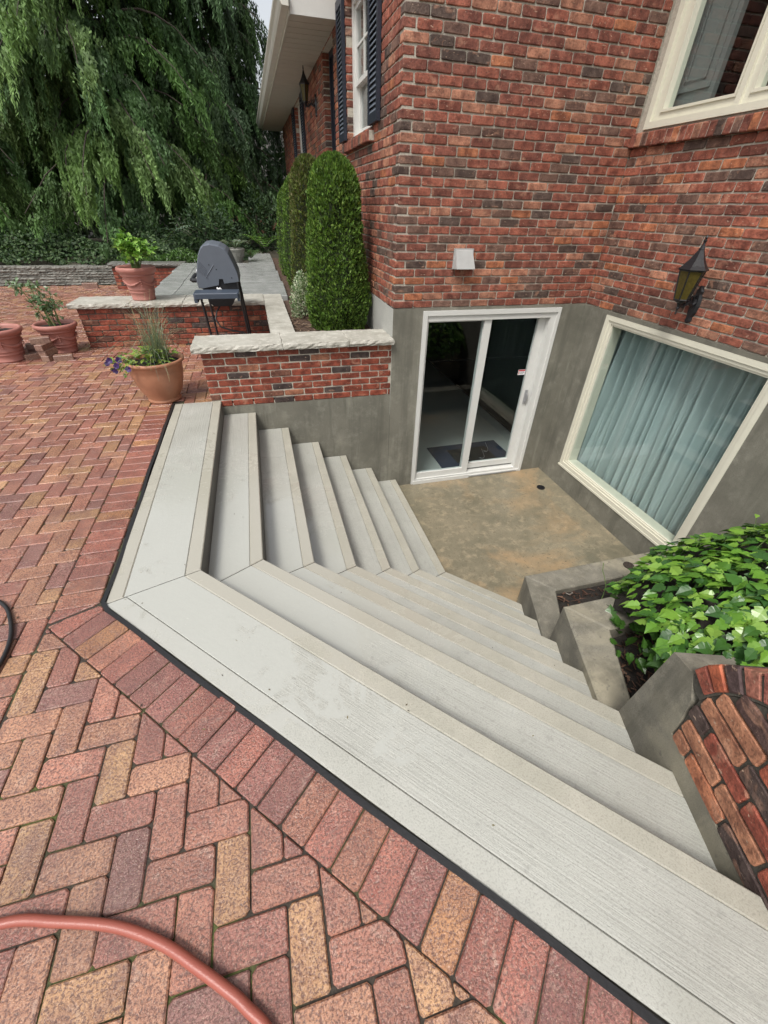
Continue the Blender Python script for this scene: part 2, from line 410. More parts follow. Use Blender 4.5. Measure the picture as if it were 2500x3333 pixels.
def brick_geo(mb,O,U,V,N,u0,u1,v0,v1,depth,col,wear=.004,simple=False,mi=0):
    """one brick on plane O + u U + v V, front face towards N"""
    j=lambda a:random.uniform(-a,a)
    out=random.uniform(-.002,.003)
    def P(u,v,n): return O+U*u+V*v+N*n
    if simple:
        f=[(u0,v0),(u1,v0),(u1,v1),(u0,v1)]
        vs=[P(a,b,out) for a,b in f]+[P(a,b,-depth) for a,b in f]
        mb.add(vs,[(0,1,2,3),(0,4,5,1),(1,5,6,2),(2,6,7,3),(3,7,4,0)],mi,col); return
    L=u1-u0; k=min(.008,L*.2); m=(u0+u1)/2
    ring=[(u0,v0+k),(u0+k,v0),(m+j(.02)*L,v0),(u1-k,v0),(u1,v0+k),(u1,v1-k),(u1-k,v1),(m+j(.02)*L,v1),(u0+k,v1),(u0,v1-k)]
    ring=[(a+j(.0018),b+j(.0022)) for a,b in ring]
    cu,cv=m,(v0+v1)/2; ins=[(a+(cu-a)*min(1,wear/(L/2))*1.2,b+(cv-b)*min(1,wear/((v1-v0)/2))*1.2) for a,b in ring]
    n=10
    vs=[P(a,b,out) for a,b in ins]+[P(a,b,out-wear) for a,b in ring]+[P(a,b,-depth) for a,b in ring]
    fs=[tuple(range(n))]
    for i in range(n):
        q=(i+1)%n; fs.append((n+i,n+q,q,i)); fs.append((2*n+i,2*n+q,n+q,n+i))
    mb.add(vs,fs,mi,col)
def emit_bricks(specs,parent,limit,mat='brick',name='brick'):
    """specs: dicts with args for brick_geo; the largest in view become parts, the rest one mesh"""
    for s in specs: s['rank']=rank(s['O']+s['U']*((s['u0']+s['u1'])/2)+s['V']*((s['v0']+s['v1'])/2),(s['u1']-s['u0'])*(s['v1']-s['v0']))
    specs.sort(key=lambda s:-s['rank'])
    rest=MB(); k=0
    for s in specs:
        a={q:s[q] for q in ('O','U','V','N','u0','u1','v0','v1','depth','col')}
        if k<limit and s['rank']>0 and s.get('solo',True):
            mb=MB(); brick_geo(mb,wear=s.get('wear',.004),**a)
            c=s['O']+s['U']*((s['u0']+s['u1'])/2)+s['V']*((s['v0']+s['v1'])/2)
            mb.build(name,mat,parent,loc=c); k+=1
        else: brick_geo(rest,simple=s.get('simple',False),wear=s.get('wear',.004),**a)
    if rest.v:
        rest.build(name,mat,parent,loc=specs[0]['O'],kind='stuff')
def wall_specs(O,U,N,length,z0,z1,openings=(),start=lambda i:0.0,endcut=None,depth=.092,tintf=brick_tint,bl=BL,simple_from=1e9,bottom_rot=None):
    """running-bond specs; O at z=0 of the wall line, v is world z"""
    V=Vector((0,0,1)); out=[]; i=0; z=z0
    while z+COURSE*.6<z1:
        v0=z+.0052; v1=z+COURSE-.0052; s0=start(i); u=s0-(0 if s0>0 else (BL/2 if i%2 else 0))
        if s0==0 and i%2==1 and start(0)==start(1): u=-BL/2
        else: u=s0
        first=True
        end=length if endcut is None else endcut(i)
        while u<end-.01:
            L=bl*random.uniform(.97,1.03)
            if first and start(0)==start(1) and i%2==0: L=bl
            a=max(u,0)+.0045; b=min(u+L,end)-.0045; u+=L; first=False
            iv=[(a,b)]
            for (oa,ob,oz0,oz1) in openings:
                if oz0<(v0+v1)/2<oz1:
                    nv=[]
                    for p,q in iv:
                        if q<=oa or p>=ob: nv.append((p,q))
                        else:
                            if p<oa: nv.append((p,oa))
                            if q>ob: nv.append((ob,q))
                    iv=nv
            for p,q in iv:
                if q-p<.02: continue
                out.append(dict(O=O,U=U,V=V,N=N,u0=p,u1=q,v0=v0+random.uniform(-.001,.001),v1=v1+random.uniform(-.001,.001),depth=depth,col=tintf(),simple=p>simple_from))
        i+=1; z+=COURSE
    return out
def wall_panel(mb,O,U,N,length,z0,z1,openings,n0,n1,mi=0):
    us=sorted({0,length,*[min(max(o[0],0),length) for o in openings],*[min(max(o[1],0),length) for o in openings]})
    zs=sorted({z0,z1,*[min(max(o[2],z0),z1) for o in openings],*[min(max(o[3],z0),z1) for o in openings]})
    V=Vector((0,0,1))
    for a,b in zip(us,us[1:]):
        # merge vertical runs to avoid internal faces
        run=None
        cells=[]
        for c,d in zip(zs,zs[1:]):
            m=((a+b)/2,(c+d)/2); hole=any(o[0]<m[0]<o[1] and o[2]<m[1]<o[3] for o in openings)
            if hole:
                if run: cells.append(run); run=None
            else: run=[c,d] if run is None else [run[0],d]
        if run: cells.append(run)
        for c,d in cells:
            q=[O+U*x+N*n+V*z for z in (c,d) for n in (n0,n1) for x in (a,b)]
            mb.add(q,[(0,1,5,4),(3,2,6,7),(2,0,4,6),(1,3,7,5),(4,5,7,6),(2,3,1,0)],mi)
X,Y,Z=Vector((1,0,0)),Vector((0,1,0)),Vector((0,0,1))

# ------------------------------------------------------------------ ground and sheets
def sheet(name,polys,z,mat,**kw):
    mb=MB()
    for p in polys: mb.add([(x,y,z) for x,y in p],[tuple(range(len(p)))])
    return mb.build(name,mat,None,kind='structure',**kw)
NX,NY=.729,.6845                # normal of the diagonal flight, pointing down the stairs
C0=.442                         # outer edge of the top landing
sheet('ground',[[(-120,-120),(-9,-120),(-9,12.3),(-120,12.3)],[(-9,-120),(120,-120),(120,-4),(-9,-4)],[(5.5,-4),(120,-4),(120,12.3),(5.5,12.3)]],-.02,'lawn')
def patio_z(x,y): return 0
sheet('patio_bed',[[(-9,-4),(-.955,-4),(-.955,12.3),(-9,12.3)],[(-.955,4.235),(.2,4.235),(.2,7.2),(-.955,7.2)],
    [(-.955,-4),(3.9,-4),((C0-.012-NY*-4)/NX,-4)][:0] or [(-.955,-4),((C0-.014+4*NY)/NX,-4),(-.955,(C0-.014+.955*NX)/NY)]],-.009,'joint_sand')
# pavers
pv=[]
def add_paver(poly,col,r=.008):
    if len(poly)<3 or area(poly)<.0004: return
    pv.append((poly,col,r))
BX=-1.167                       # outer line of the soldier course beside the left flight
CB=C0-.016-.205                 # outer line of the diagonal soldier course
g=.0022
x0,y0=-.56,.52
for ix in range(-82,60):
    for iy in range(-27,114):
        k=(ix-iy)%4
        if k==1: bx=(ix,iy,2,1)
        elif k==0: bx=(ix,iy,1,2)
        else: continue
        if k==0 and False: continue
        xa=x0+bx[0]*.1; ya=y0+bx[1]*.1; xb=xa+bx[2]*.1; yb=ya+bx[3]*.1
        if xb<-8.2 or ya>11.95: continue
        rect=[(xa+g,ya+g),(xb-g,ya+g),(xb-g,yb-g),(xa+g,yb-g)]
        rect=[(p[0]+random.uniform(-.002,.002),p[1]+random.uniform(-.002,.002)) for p in rect]
        col=paver_tint()
        add_paver(clip(rect,1,0,BX-g),col)
        if xb>BX:
            p=clip(rect,-1,0,-(BX+g))
            if len(p)>2:
                if ya>4.2 and yb<6.6: add_paver(clip(clip(p,0,-1,-4.235),1,0,.25),col)
                if ya<2.2: add_paver(clip(clip(p,NX,NY,CB-g),0,-1,2.2),col)
# soldier course, left flight (bricks lie along X)
by=(C0-.014+.985*NX)/NY
mxd=Vector((-1.167,(CB+1.167*NX)/NY))-Vector((-.962,(C0-.014+.962*NX)/NY)) # mitre direction
ax,ayy=-.962,(C0-.014+.962*NX)/NY
ma,mb_=mxd.y,-mxd.x; mc=ma*ax+mb_*ayy
side=1 if (ma*-1.06+mb_*3-mc)<0 else -1
y=1.25
while y<4.22:
    h=.1015
    rect=[(BX+g,y+g),(-.966,y+g),(-.966,min(y+h,4.225)-g),(BX+g,min(y+h,4.225)-g)]
    rect=[(p[0]+random.uniform(-.002,.002),p[1]+random.uniform(-.001,.001)) for p in rect]
    add_paver(clip(rect,side*ma,side*mb_,side*mc-.002),paver_tint(True)); y+=h
dx,dy=NY,-NX
t=-.25
while t<3.6:
    h=.1015; q=[]
    for (s,c) in ((t+g,CB+g),(t+h-g,CB+g),(t+h-g,C0-.016),(t+g,C0-.016)):
        q.append((ax+dx*s+NX*(c-C0+.014),ayy+dy*s+NY*(c-C0+.014)))
    if area(q)<0: q=q[::-1]
    q=[(p[0]+random.uniform(-.0015,.0015),p[1]+random.uniform(-.0015,.0015)) for p in q]
    add_paver(clip(q,-side*ma,-side*mb_,-side*mc-.002),paver_tint(True)); t+=h
patio=bpy.data.objects.new('patio',None); COL.objects.link(patio); patio['kind']='structure'
rk=[]
for p,c,r in pv:
    cx=sum(a[0] for a in p)/len(p); cy=sum(a[1] for a in p)/len(p)
    rk.append((rank((cx,cy,0),area(p)),cx,cy,p,c,r))
rk.sort(key=lambda a:-a[0])
rest=MB()
for i,(w,cx,cy,p,c,r) in enumerate(rk):
    if cy<-1.6 and w<0: 
        if cy<-2: continue
    near=w>0 and math.hypot(cx,cy)<4.5
    dz=random.uniform(-.0018,.0015); tx,ty=random.gauss(0,.010),random.gauss(0,.010); TT=(lambda q,cx=cx,cy=cy,tx=tx,ty=ty:(q[0],q[1],q[2]+(q[0]-cx)*tx+(q[1]-cy)*ty))
    if near: p=cut_corners(p,r)
    if i<300 and w>0:
        m=MB(); m.prism(p,-.03,dz,.0042,0,c,T=TT); m.build('brick','paver',patio,loc=(cx,cy,0))
    else: rest.prism(p,-.03,dz,.003,0,c,T=TT)
rest.build('brick','paver',patio,kind='stuff')

# ------------------------------------------------------------------ stairs
steps=thing('concrete_steps',(-.5,1.8,0),'new grey broom-finished concrete steps turning the corner down to the basement door','steps')
CN=[(-.935,1.642),(-.505,1.784),(-.193,1.952),(.12,2.063),(.43,2.17),(.74,2.294),(1.05,2.417),(1.37,2.527)]
ZT=[0.0,0.0,-.145,-.345,-.55,-.76,-.97,-1.185,ZF-.03]
SA=Vector((1.905,2.092)); SB=Vector((1.20,.02)); SE=(SB-SA).normalized(); SN=Vector((SE.y,-SE.x))  # side wall line, SN points to the stairs
if SN.x>0: SN=-SN
def side_hit(p):   # from p along diagonal direction to the side wall line
    d=Vector((.6835,-.730)); p=Vector(p)
    det=d.x*(-SE.y)-d.y*(-SE.x); r=SA-p
    t=(r.x*(-SE.y)-r.y*(-SE.x))/det
    return p+d*(t+.004)
def lerp(a,b,t): return (a[0]+(b[0]-a[0])*t,a[1]+(b[1]-a[1])*t)
def step_piece(quad,z,zb,along,bands,inner_under,outer_mat='nosing_concrete'):
    """quad: inner-mitre, nose-mitre, nose-end, inner-end (any winding). bands: list of (t0,t1) nosing strips"""
    a,b,c,d=quad
    ang=math.atan2(along[1],along[0])
    def sub(t0,t1): 
        q=[lerp(a,b,t0),lerp(a,b,t1),lerp(d,c,t1),lerp(d,c,t0)]
        return q if area(q)>0 else q[::-1]
    cen=((a[0]+c[0])/2,(a[1]+c[1])/2,z)
    ts=[0.0]; 
    segs=[]; cur=0.0
    for t0,t1 in bands:
        if t0>cur+.001: segs.append((cur,t0,False))
        segs.append((t0,t1,True)); cur=t1
    if cur<.999: segs.append((cur,1.0,False))
    w=math.hypot(b[0]-a[0],b[1]-a[1]); gp=.0006/w
    parent=None
    segs.sort(key=lambda s:s[2])
    for t0,t1,isband in segs:
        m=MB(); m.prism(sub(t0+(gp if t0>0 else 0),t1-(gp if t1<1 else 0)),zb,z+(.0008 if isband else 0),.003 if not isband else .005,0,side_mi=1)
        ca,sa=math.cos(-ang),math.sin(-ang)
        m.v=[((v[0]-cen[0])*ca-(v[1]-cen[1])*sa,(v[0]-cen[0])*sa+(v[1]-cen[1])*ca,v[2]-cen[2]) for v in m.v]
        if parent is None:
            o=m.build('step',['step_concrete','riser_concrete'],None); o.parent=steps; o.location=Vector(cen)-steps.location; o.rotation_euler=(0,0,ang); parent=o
        else:
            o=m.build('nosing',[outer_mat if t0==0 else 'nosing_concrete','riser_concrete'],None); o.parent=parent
for i in range(1,8):
    a=CN[i-1]; b=CN[i]; z=ZT[i]; zb=ZT[i+1]-.04
    # pull the mitre apart by 3 mm each side
    mv=Vector(b)-Vector(a); mv.normalize(); up=Vector((-mv.y,mv.x))*.0022
    w=b[0]-a[0]
    bn=.078
    ext=(.0 if i==1 else .05)   # run under the step above
    ta=-ext/w
    A=lerp(a,b,ta)
    yb=YW+.006 if i==1 else YW-.004
    L=[(A[0]+up.x,A[1]+up.y),(b[0]+up.x,b[1]+up.y),(b[0],yb),(A[0],yb)]
    bands=[(1-bn/(w+ext),1.0)]
    if i==1: bands=[(0.0,.075/w),(1-bn/w,1.0)]
    step_piece(L,z,zb,(0,1),bands,ta)
    e0=side_hit(a); e1=side_hit(b); wd=abs((b[0]-a[0])*NX+(b[1]-a[1])*NY)
    tb=-ext/wd; A=lerp(a,b,tb); E=lerp(e0,e1,tb)
    D=[(A[0]-up.x,A[1]-up.y),(b[0]-up.x,b[1]-up.y),tuple(e1),E]
    bands=[(1-bn/(wd+ext),1.0)]
    if i==1: bands=[(0.0,.085/wd),(1-bn/wd,1.0)]
    step_piece(D,z,zb,(.6835,-.730),bands,tb,'edge_concrete' if i==1 else 'nosing_concrete')
# riser reveal strips: a shadow joint at the foot of each riser comes from the real step-down
core=MB()
for i in range(1,8):
    a=CN[i-1];b=CN[i]; e1=side_hit(b); e0=side_hit(a)
    for q in ([a,b,(b[0],YW-.02),(a[0],YW-.02)],[a,b,tuple(e1-Vector((SE.x,SE.y))*0),tuple(e0)]):
        q=[(p[0]-.012,p[1]-.012) for p in q]
        if area(q)<0:q=q[::-1]
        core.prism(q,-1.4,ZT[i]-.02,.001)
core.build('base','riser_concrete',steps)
# black expansion joint round the landing
js=MB(); pts=[]
n=60
for k in range(n+1):
    y=YW+.0-(YW-ayy)*k/n; pts.append((-.947-.006*math.sin(y*2.3)-.003*math.sin(y*9),y,.004*math.sin(y*5)))
d=Vector((NY,-NX))
for k in range(1,n+1):
    s=3.4*k/n; w=.004*math.sin(s*7); pts.append((-.950+d.x*s-.003+NX*w,1.632+d.y*s+NY*w,.003*math.sin(s*4)))
for k in range(len(pts)-1):
    p,q=Vector(pts[k]),Vector(pts[k+1]); e=(q-p); e.z=0; e.normalize(); nn=Vector((-e.y,e.x,0))
    wv=.0105
    vs=[p-nn*wv,p+nn*wv,q+nn*wv,q-nn*wv]
    vs2=[(v.x,v.y,-.05) for v in vs]+[(v.x,v.y,.004+ (p.z if j in(0,1) else q.z)) for j,v in enumerate(vs)]
    js.add(vs2,[(4,5,6,7),(0,1,5,4),(2,3,7,6),(7,6,5,4)][:3],0)
js.build('edge_strip','black_rubber',steps,loc=(-.95,1.63,0))

# ------------------------------------------------------------------ pit floor
pit=sheet('basement_landing',[[(.3,-.5),(XW+.1,-.5),(XW+.1,YW+.1),(.3,YW+.1)]],ZF,'pit_concrete')
# drain
dr=thing('floor_drain',(3.213,3.756,ZF),'small round black drain set in the stained concrete landing','drain')
m=MB(); m.lathe([(.052,ZF+.002),(.052,ZF+.010),(.040,ZF+.010),(.038,ZF+.004),(.0001,ZF+.003)],3.213,3.756,20); m.build('drain_rim','black_metal',dr,loc=(3.213,3.756,ZF))
m=MB()
for k in (-1,0,1): m.box(3.213+k*.02-.004,3.213+k*.02+.004,3.73,3.782,ZF+.003,ZF+.008)
m.build('grate','black_metal',dr,loc=(3.213,3.756,ZF))

# ------------------------------------------------------------------ HOUSE
house=thing('brick_house',(2.4,5.0,0),'red brick house with white sliding basement door and cream framed windows','house')
# recess wall (faces the camera)
w1=MB(); wall_panel(w1,Vector((XS+.012,YW,0)),X,-Y,XW-XS+.18,ZB,4.3,[],-.24,-.009); 
wr=w1.build('wall','mortar',house,loc=(XS,YW,ZB))
specs=wall_specs(Vector((XS,YW,0)),X,-Y,XW-XS+.006,ZB,4.28,start=lambda i:0.0 if i%2==0 else .1016)
for s in specs:
    if s['v1']>3.3: s['simple']=True
emit_bricks(specs,wr,300)
# side wall (faces -X)
OP=[(5.19-YW,6.36-YW,2.20,3.30),(7.15-YW,8.0-YW,.52,3.235),(10.72-YW,12.0-YW,2.20,3.22)]
w2=MB(); wall_panel(w2,Vector((XS,YW+.01,0)),Y,-X,11.2,ZB,3.6,[(a-.018,b-.002,c,d) for a,b,c,d in OP],-.24,-.009)
wall_panel(w2,Vector((XS,YW+.01,0)),Y,-X,2.9,3.6,4.3,[],-.24,-.009)
w2.box(XS+.02,XS+4,YW+11.2,YW+11.45,ZB,3.6)
ws=w2.build('wall','mortar',house,loc=(XS,YW+1,ZB))
specs=wall_specs(Vector((XS,YW,0)),Y,-X,11.2,ZB,3.28,OP,start=lambda i:.1016 if i%2==0 else 0.0)
specs+=wall_specs(Vector((XS,YW,0)),Y,-X,2.5,ZB+COURSE*37,4.28,start=lambda i:.1016 if i%2==1 else 0.0)
for s in specs:
    if s['u0']>4.5: s['simple']=True
    if s['u0']>4.0: s['solo']=False
emit_bricks(specs,ws,280)
# right wall (faces -X, below and above the cream windows)
RO=[(YW-4.14,YW-1.35,2.20,3.50)]
w3=MB(); wall_panel(w3,Vector((XW,YW-.01,0)),-Y,-X,6.7,ZB,4.3,[(a-.018,b-.002,c,d) for a,b,c,d in RO],-.24,-.009)
wq=w3.build('wall','mortar',house,loc=(XW,YW-1,ZB))
specs=wall_specs(Vector((XW,YW+.0045,0)),-Y,-X,6.7,ZB,4.28,[(YW-4.14-.1,YW-1.35,2.09,3.5)],start=lambda i:0.0)
for s in specs: s['u0']=s['u0']; 
emit_bricks(specs,wq,300)
# parged basement walls
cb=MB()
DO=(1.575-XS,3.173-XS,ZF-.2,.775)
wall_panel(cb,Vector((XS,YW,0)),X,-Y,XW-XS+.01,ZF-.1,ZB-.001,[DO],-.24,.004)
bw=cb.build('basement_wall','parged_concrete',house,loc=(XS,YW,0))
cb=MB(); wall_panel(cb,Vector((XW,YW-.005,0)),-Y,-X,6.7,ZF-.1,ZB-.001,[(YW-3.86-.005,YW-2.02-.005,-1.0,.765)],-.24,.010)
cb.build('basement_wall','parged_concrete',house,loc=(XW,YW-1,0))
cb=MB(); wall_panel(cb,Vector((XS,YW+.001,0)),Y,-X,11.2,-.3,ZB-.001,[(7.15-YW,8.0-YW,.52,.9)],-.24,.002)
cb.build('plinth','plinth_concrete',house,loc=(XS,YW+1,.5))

def frame_rect(mb,O,U,V,N,u0,u1,v0,v1,w,n0,n1,mi=0):
    """rectangular ring of bars, outer u0..u1 v0..v1, width w (or 4-tuple l,r,b,t)"""
    l,r,b,t=w if isinstance(w,tuple) else (w,w,w,w)
    def bx(a,c,d,e):
        q=[O+U*x+V*y+N*n for n in (n0,n1) for y in (d,e) for x in (a,c)]
        mb.add(q,[(0,1,3,2),(5,4,6,7),(0,4,5,1),(2,3,7,6),(0,2,6,4),(1,5,7,3)],mi)
    bx(u0,u0+l,v0,v1); bx(u1-r,u1,v0,v1); bx(u0+l,u1-r,v0,v0+b); bx(u0+l,u1-r,v1-t,v1)
def bar(mb,O,U,V,N,a,c,d,e,n0,n1,mi=0):
    q=[O+U*x+V*y+N*n for n in (n0,n1) for y in (d,e) for x in (a,c)]
    mb.add(q,[(0,1,3,2),(5,4,6,7),(0,4,5,1),(2,3,7,6),(0,2,6,4),(1,5,7,3)],mi)
O0=Vector((0,0,0))
def sheetpane(mb,O,U,V,N,a,c,d,e,n0,n1,mi=0):
    n=(n0+n1)/2; mb.add([O+U*x+V*y+N*n for x,y in ((a,d),(c,d),(c,e),(a,e))],[(0,1,2,3)],mi)
# sliding door
OD=Vector((0,YW,0)); sdoor=MB()
frame_rect(sdoor,OD,X,Z,-Y,1.577,3.171,ZF+.002,.773,(.045,.036,.03,.045),-.12,.022)
frame_rect(sdoor,OD,X,Z,-Y,1.622,3.135,ZF+.032,.728,(.012,.07,.03,.055),-.12,.006)
door=sdoor.build('sliding_door','white_paint',house,loc=(2.37,YW,ZF))
m=MB(); frame_rect(m,OD,X,Z,-Y,1.634,2.368,ZF+.062,.690,(.016,.082,.075,.03),-.062,-.012); m.build('door_panel','white_paint',door,loc=(2,YW,-.3))
m=MB(); frame_rect(m,OD,X,Z,-Y,2.30,3.064,ZF+.090,.688,(.075,.084,.075,.03),-.112,-.066); m.build('door_panel','white_paint',door,loc=(2.7,YW,-.3))
m=MB(); sheetpane(m,OD,X,Z,-Y,1.65,2.286,ZF+.137,.66,-.040,-.036); m.build('pane','door_glass',door,loc=(2,YW,-.3))
m=MB(); sheetpane(m,OD,X,Z,-Y,2.375,2.98,ZF+.165,.658,-.092,-.088); m.build('pane','door_glass',door,loc=(2.7,YW,-.3))
m=MB(); bar(m,OD,X,Z,-Y,1.60,2.385,ZF+.002,ZF+.05,.022,.034); bar(m,OD,X,Z,-Y,2.385,3.10,ZF+.012,ZF+.022,.022,.030,1); m.build('track',['white_paint','grey_metal'],door,loc=(2,YW,ZF))
m=MB(); bar(m,OD,X,Z,-Y,3.012,3.046,-.335,-.160,-.066,-.052); bar(m,OD,X,Z,-Y,3.022,3.036,-.30,-.20,-.052,-.030); m.tube([(3.029,YW+.06,-.205),(3.029,YW+.02,-.215),(3.029,YW+.015,-.25),(3.029,YW+.02,-.285),(3.029,YW+.06,-.295)],.006)
m.build('handle','grey_metal',door,loc=(3.03,YW,-.25))
m=MB(); bar(m,OD,X,Z,-Y,2.872,2.966,.022,.084,-.0878,-.0866,0); bar(m,OD,X,Z,-Y,2.874,2.964,.066,.082,-.0866,-.0860,1); 
for r_,(a,b) in enumerate([(2.90,2.955),(2.895,2.96),(2.90,2.945)]): bar(m,OD,X,Z,-Y,a,b,.054-r_*.011,.058-r_*.011,-.0866,-.0860,2)
bar(m,OD,X,Z,-Y,2.877,2.889,.032,.058,-.0866,-.0860,1)
m.build('sticker',['sticker_white','sticker_red','navy_shutter'],door,loc=(2.92,YW,.05))
# big basement window
OWn=Vector((XW,0,0)); U2=-Y
def yu(y): return -y
m=MB(); frame_rect(m,OWn,U2,Z,-X,-3.858,-2.022,-.998,.763,(.05,.045,.045,.045),-.14,.012)
frame_rect(m,OWn,U2,Z,-X,-3.808,-2.067,-.953,.718,(.035,.03,.025,.028),-.14,.002)
frame_rect(m,OWn,U2,Z,-X,-3.773,-2.097,-.928,.690,(.022,.02,.014,.018),-.14,-.008)
bwin=m.build('window','cream_paint',house,loc=(XW,2.9,-.1))
m=MB(); sheetpane(m,OWn,U2,Z,-X,-3.76,-2.11,-.92,.68,-.030,-.026); m.build('pane','window_glass',bwin,loc=(XW,2.9,-.1))
m=MB(); bar(m,OWn,U2,Z,-X,-3.87,-2.01,-1.022,-1.0,-.1,.020); m.build('window_sill','cream_paint',bwin,loc=(XW,2.9,-1))
# upper right casement window
m=MB()
frame_rect(m,OWn,U2,Z,-X,-4.138,-1.352,2.20,3.498,(.05,.05,.045,.05),-.12,.012)
for a,b in ((-4.085,-3.29),(-3.285,-2.37),(-2.365,-1.405)):
    frame_rect(m,OWn,U2,Z,-X,a,b,2.247,3.445,(.085,.045,.062,.05),-.10,-.016)
    frame_rect(m,OWn,U2,Z,-X,a+.07,b-.035,2.297,3.40,(.018,.018,.018,.018),-.10,-.006)
for a in (-3.2875,-2.3675): bar(m,OWn,U2,Z,-X,a-.022,a+.022,2.247,3.445,-.09,.004)
uw=m.build('window','cream_paint',house,loc=(XW,2.8,2.8))
for a,b in ((-4.0,-3.33),(-3.20,-2.41),(-2.28,-1.45)):
    m=MB(); sheetpane(m,OWn,U2,Z,-X,a,b,2.30,3.40,-.06,-.055); m.build('pane','window_glass',uw,loc=(XW,-(a+b)/2,2.85))
# rowlock sill of that window
def rowlock_sill(O,U,N,u0,u1,z0,z1,proj,parent,step=.0677,tilt=.018):
    b=MB()
    cen=O+U*((u0+u1)/2)+Z*z0
    bar(b,O,U,Z,N,u0,u1,z0+.006,z1-.02,-.05,proj-.008)
    s=b.build('window_sill','mortar',parent,loc=cen)
    u=u0
    while u<u1-.02:
        e=min(u+step,u1); c=brick_tint(); m=MB(); k=.0035
        jz=random.uniform(-.002,.002); jp=random.uniform(-.003,.003)
        q=[O+U*a+Z*zz+N*nn for (a,zz,nn) in [(u+k,z0+jz,-.04),(e-k,z0+jz,-.04),(e-k,z0+jz,proj+jp-.004),(u+k,z0+jz,proj+jp-.004),
            (u+k,z1,-.04),(e-k,z1,-.04),(e-k,z1-tilt,proj+jp-.006),(u+k,z1-tilt,proj+jp-.006),(e-k-.003,z0+.006+jz,proj+jp),(u+k+.003,z0+.006+jz,proj+jp),(e-k-.003,z1-tilt-.006,proj+jp),(u+k+.003,z1-tilt-.006,proj+jp)]]
        m.add(q,[(4,5,6,7),(0,1,2,3),(0,3,7,4),(1,5,6,2),(9,8,10,11),(3,2,8,9),(7,11,10,6),(3,9,11,7),(2,6,10,8)],0,c)
        m.build('brick','brick',s,loc=O+U*((u+e)/2)+Z*z0); u=e
    return s
rowlock_sill(Vector((XW,0,0)),-Y,-X,-4.226,-1.30,2.085,2.195,.045,uw)
# interior behind the upper window: dark room, grey panelled leaf
m=MB(); m.box(XW+.25,XW+2.6,1.0,4.6,2.0,2.05); m.box(XW+2.55,XW+2.6,1.0,4.6,2.05,3.7); m.box(XW+.25,XW+2.6,4.6,4.65,2.0,3.7); m.box(XW+.25,XW+2.6,.95,1.0,2.0,3.7); m.box(XW+.25,XW+2.6,1.0,4.6,3.7,3.75)
m.build('interior_room','interior_dark',house,loc=(XW+1.4,2.8,2))
m=MB(); xq=XW+.16
bar(m,Vector((XW,0,0)),-Y,Z,-X,-4.10,-3.70,2.25,3.6,-.20,-.16); frame_rect(m,Vector((XW,0,0)),-Y,Z,-X,-4.06,-3.74,2.42,3.55,.045,-.16,-.148); frame_rect(m,Vector((XW,0,0)),-Y,Z,-X,-4.0,-3.80,2.48,3.5,.012,-.148,-.140)
m.build('interior_panel','interior_panel',house,loc=(XW+.2,3.9,2.9))
# side window 1
def side_window(y0,y1,z0,z1,detail):
    O=Vector((XS,0,0)); U=Y; N=-X; m=MB()
    frame_rect(m,O,U,Z,N,y0+.002,y1-.002,z0+.002,z1-.002,(.07,.07,.05,.06),-.18,-.072)
    mid=z0+(z1-z0)*.43
    frame_rect(m,O,U,Z,N,y0+.072,y1-.072,mid-.02,z1-.062,(.035,.035,.04,.035),-.125,-.095)
    frame_rect(m,O,U,Z,N,y0+.072,y1-.072,z0+.052,mid+.02,(.035,.035,.05,.04),-.165,-.13)
    zu0=mid+.02; zu1=z1-.097; a=y0+.107; b=y1-.107
    for k in (1,2): bar(m,O,U,Z,N,a+(b-a)*k/3-.009,a+(b-a)*k/3+.009,zu0,zu1,-.12,-.10)
    zc=(zu0+zu1)/2; bar(m,O,U,Z,N,a,b,zc-.009,zc+.009,-.122,-.102)
    w=m.build('window','white_paint',house,loc=(XS,(y0+y1)/2,(z0+z1)/2))
    m=MB(); sheetpane(m,O,U,Z,N,a,b,zu0,zu1,-.115,-.112); m.build('pane','window_glass',w,loc=(XS,(y0+y1)/2,zc))
    m=MB(); sheetpane(m,O,U,Z,N,a,b,z0+.1,mid-.02,-.152,-.149); m.build('pane','window_glass',w,loc=(XS,(y0+y1)/2,z0+.2))
    m=MB(); m.box(XS+.26,XS+1.2,y0-.2,y1+.2,z0-.3,z0-.25); m.box(XS+1.15,XS+1.2,y0-.2,y1+.2,z0-.25,z1+.3); m.box(XS+.26,XS+1.2,y0-.25,y0-.2,z0-.3,z1+.3); m.box(XS+.26,XS+1.2,y1+.2,y1+.25,z0-.3,z1+.3); m.box(XS+.26,XS+1.2,y0-.2,y1+.2,z1+.3,z1+.35)
    m.build('interior_room','interior_wall',house,loc=(XS+.7,(y0+y1)/2,z0))
    return w
sw1=side_window(5.19,6.36,2.20,3.30,1)
rowlock_sill(Vector((XS,0,0)),Y,-X,5.08,6.42,2.10,2.197,.055,sw1)
sw2=side_window(10.72,12.0,2.20,3.22,1)
rowlock_sill(Vector((XS,0,0)),Y,-X,10.62,12.1,2.10,2.197,.055,sw2)
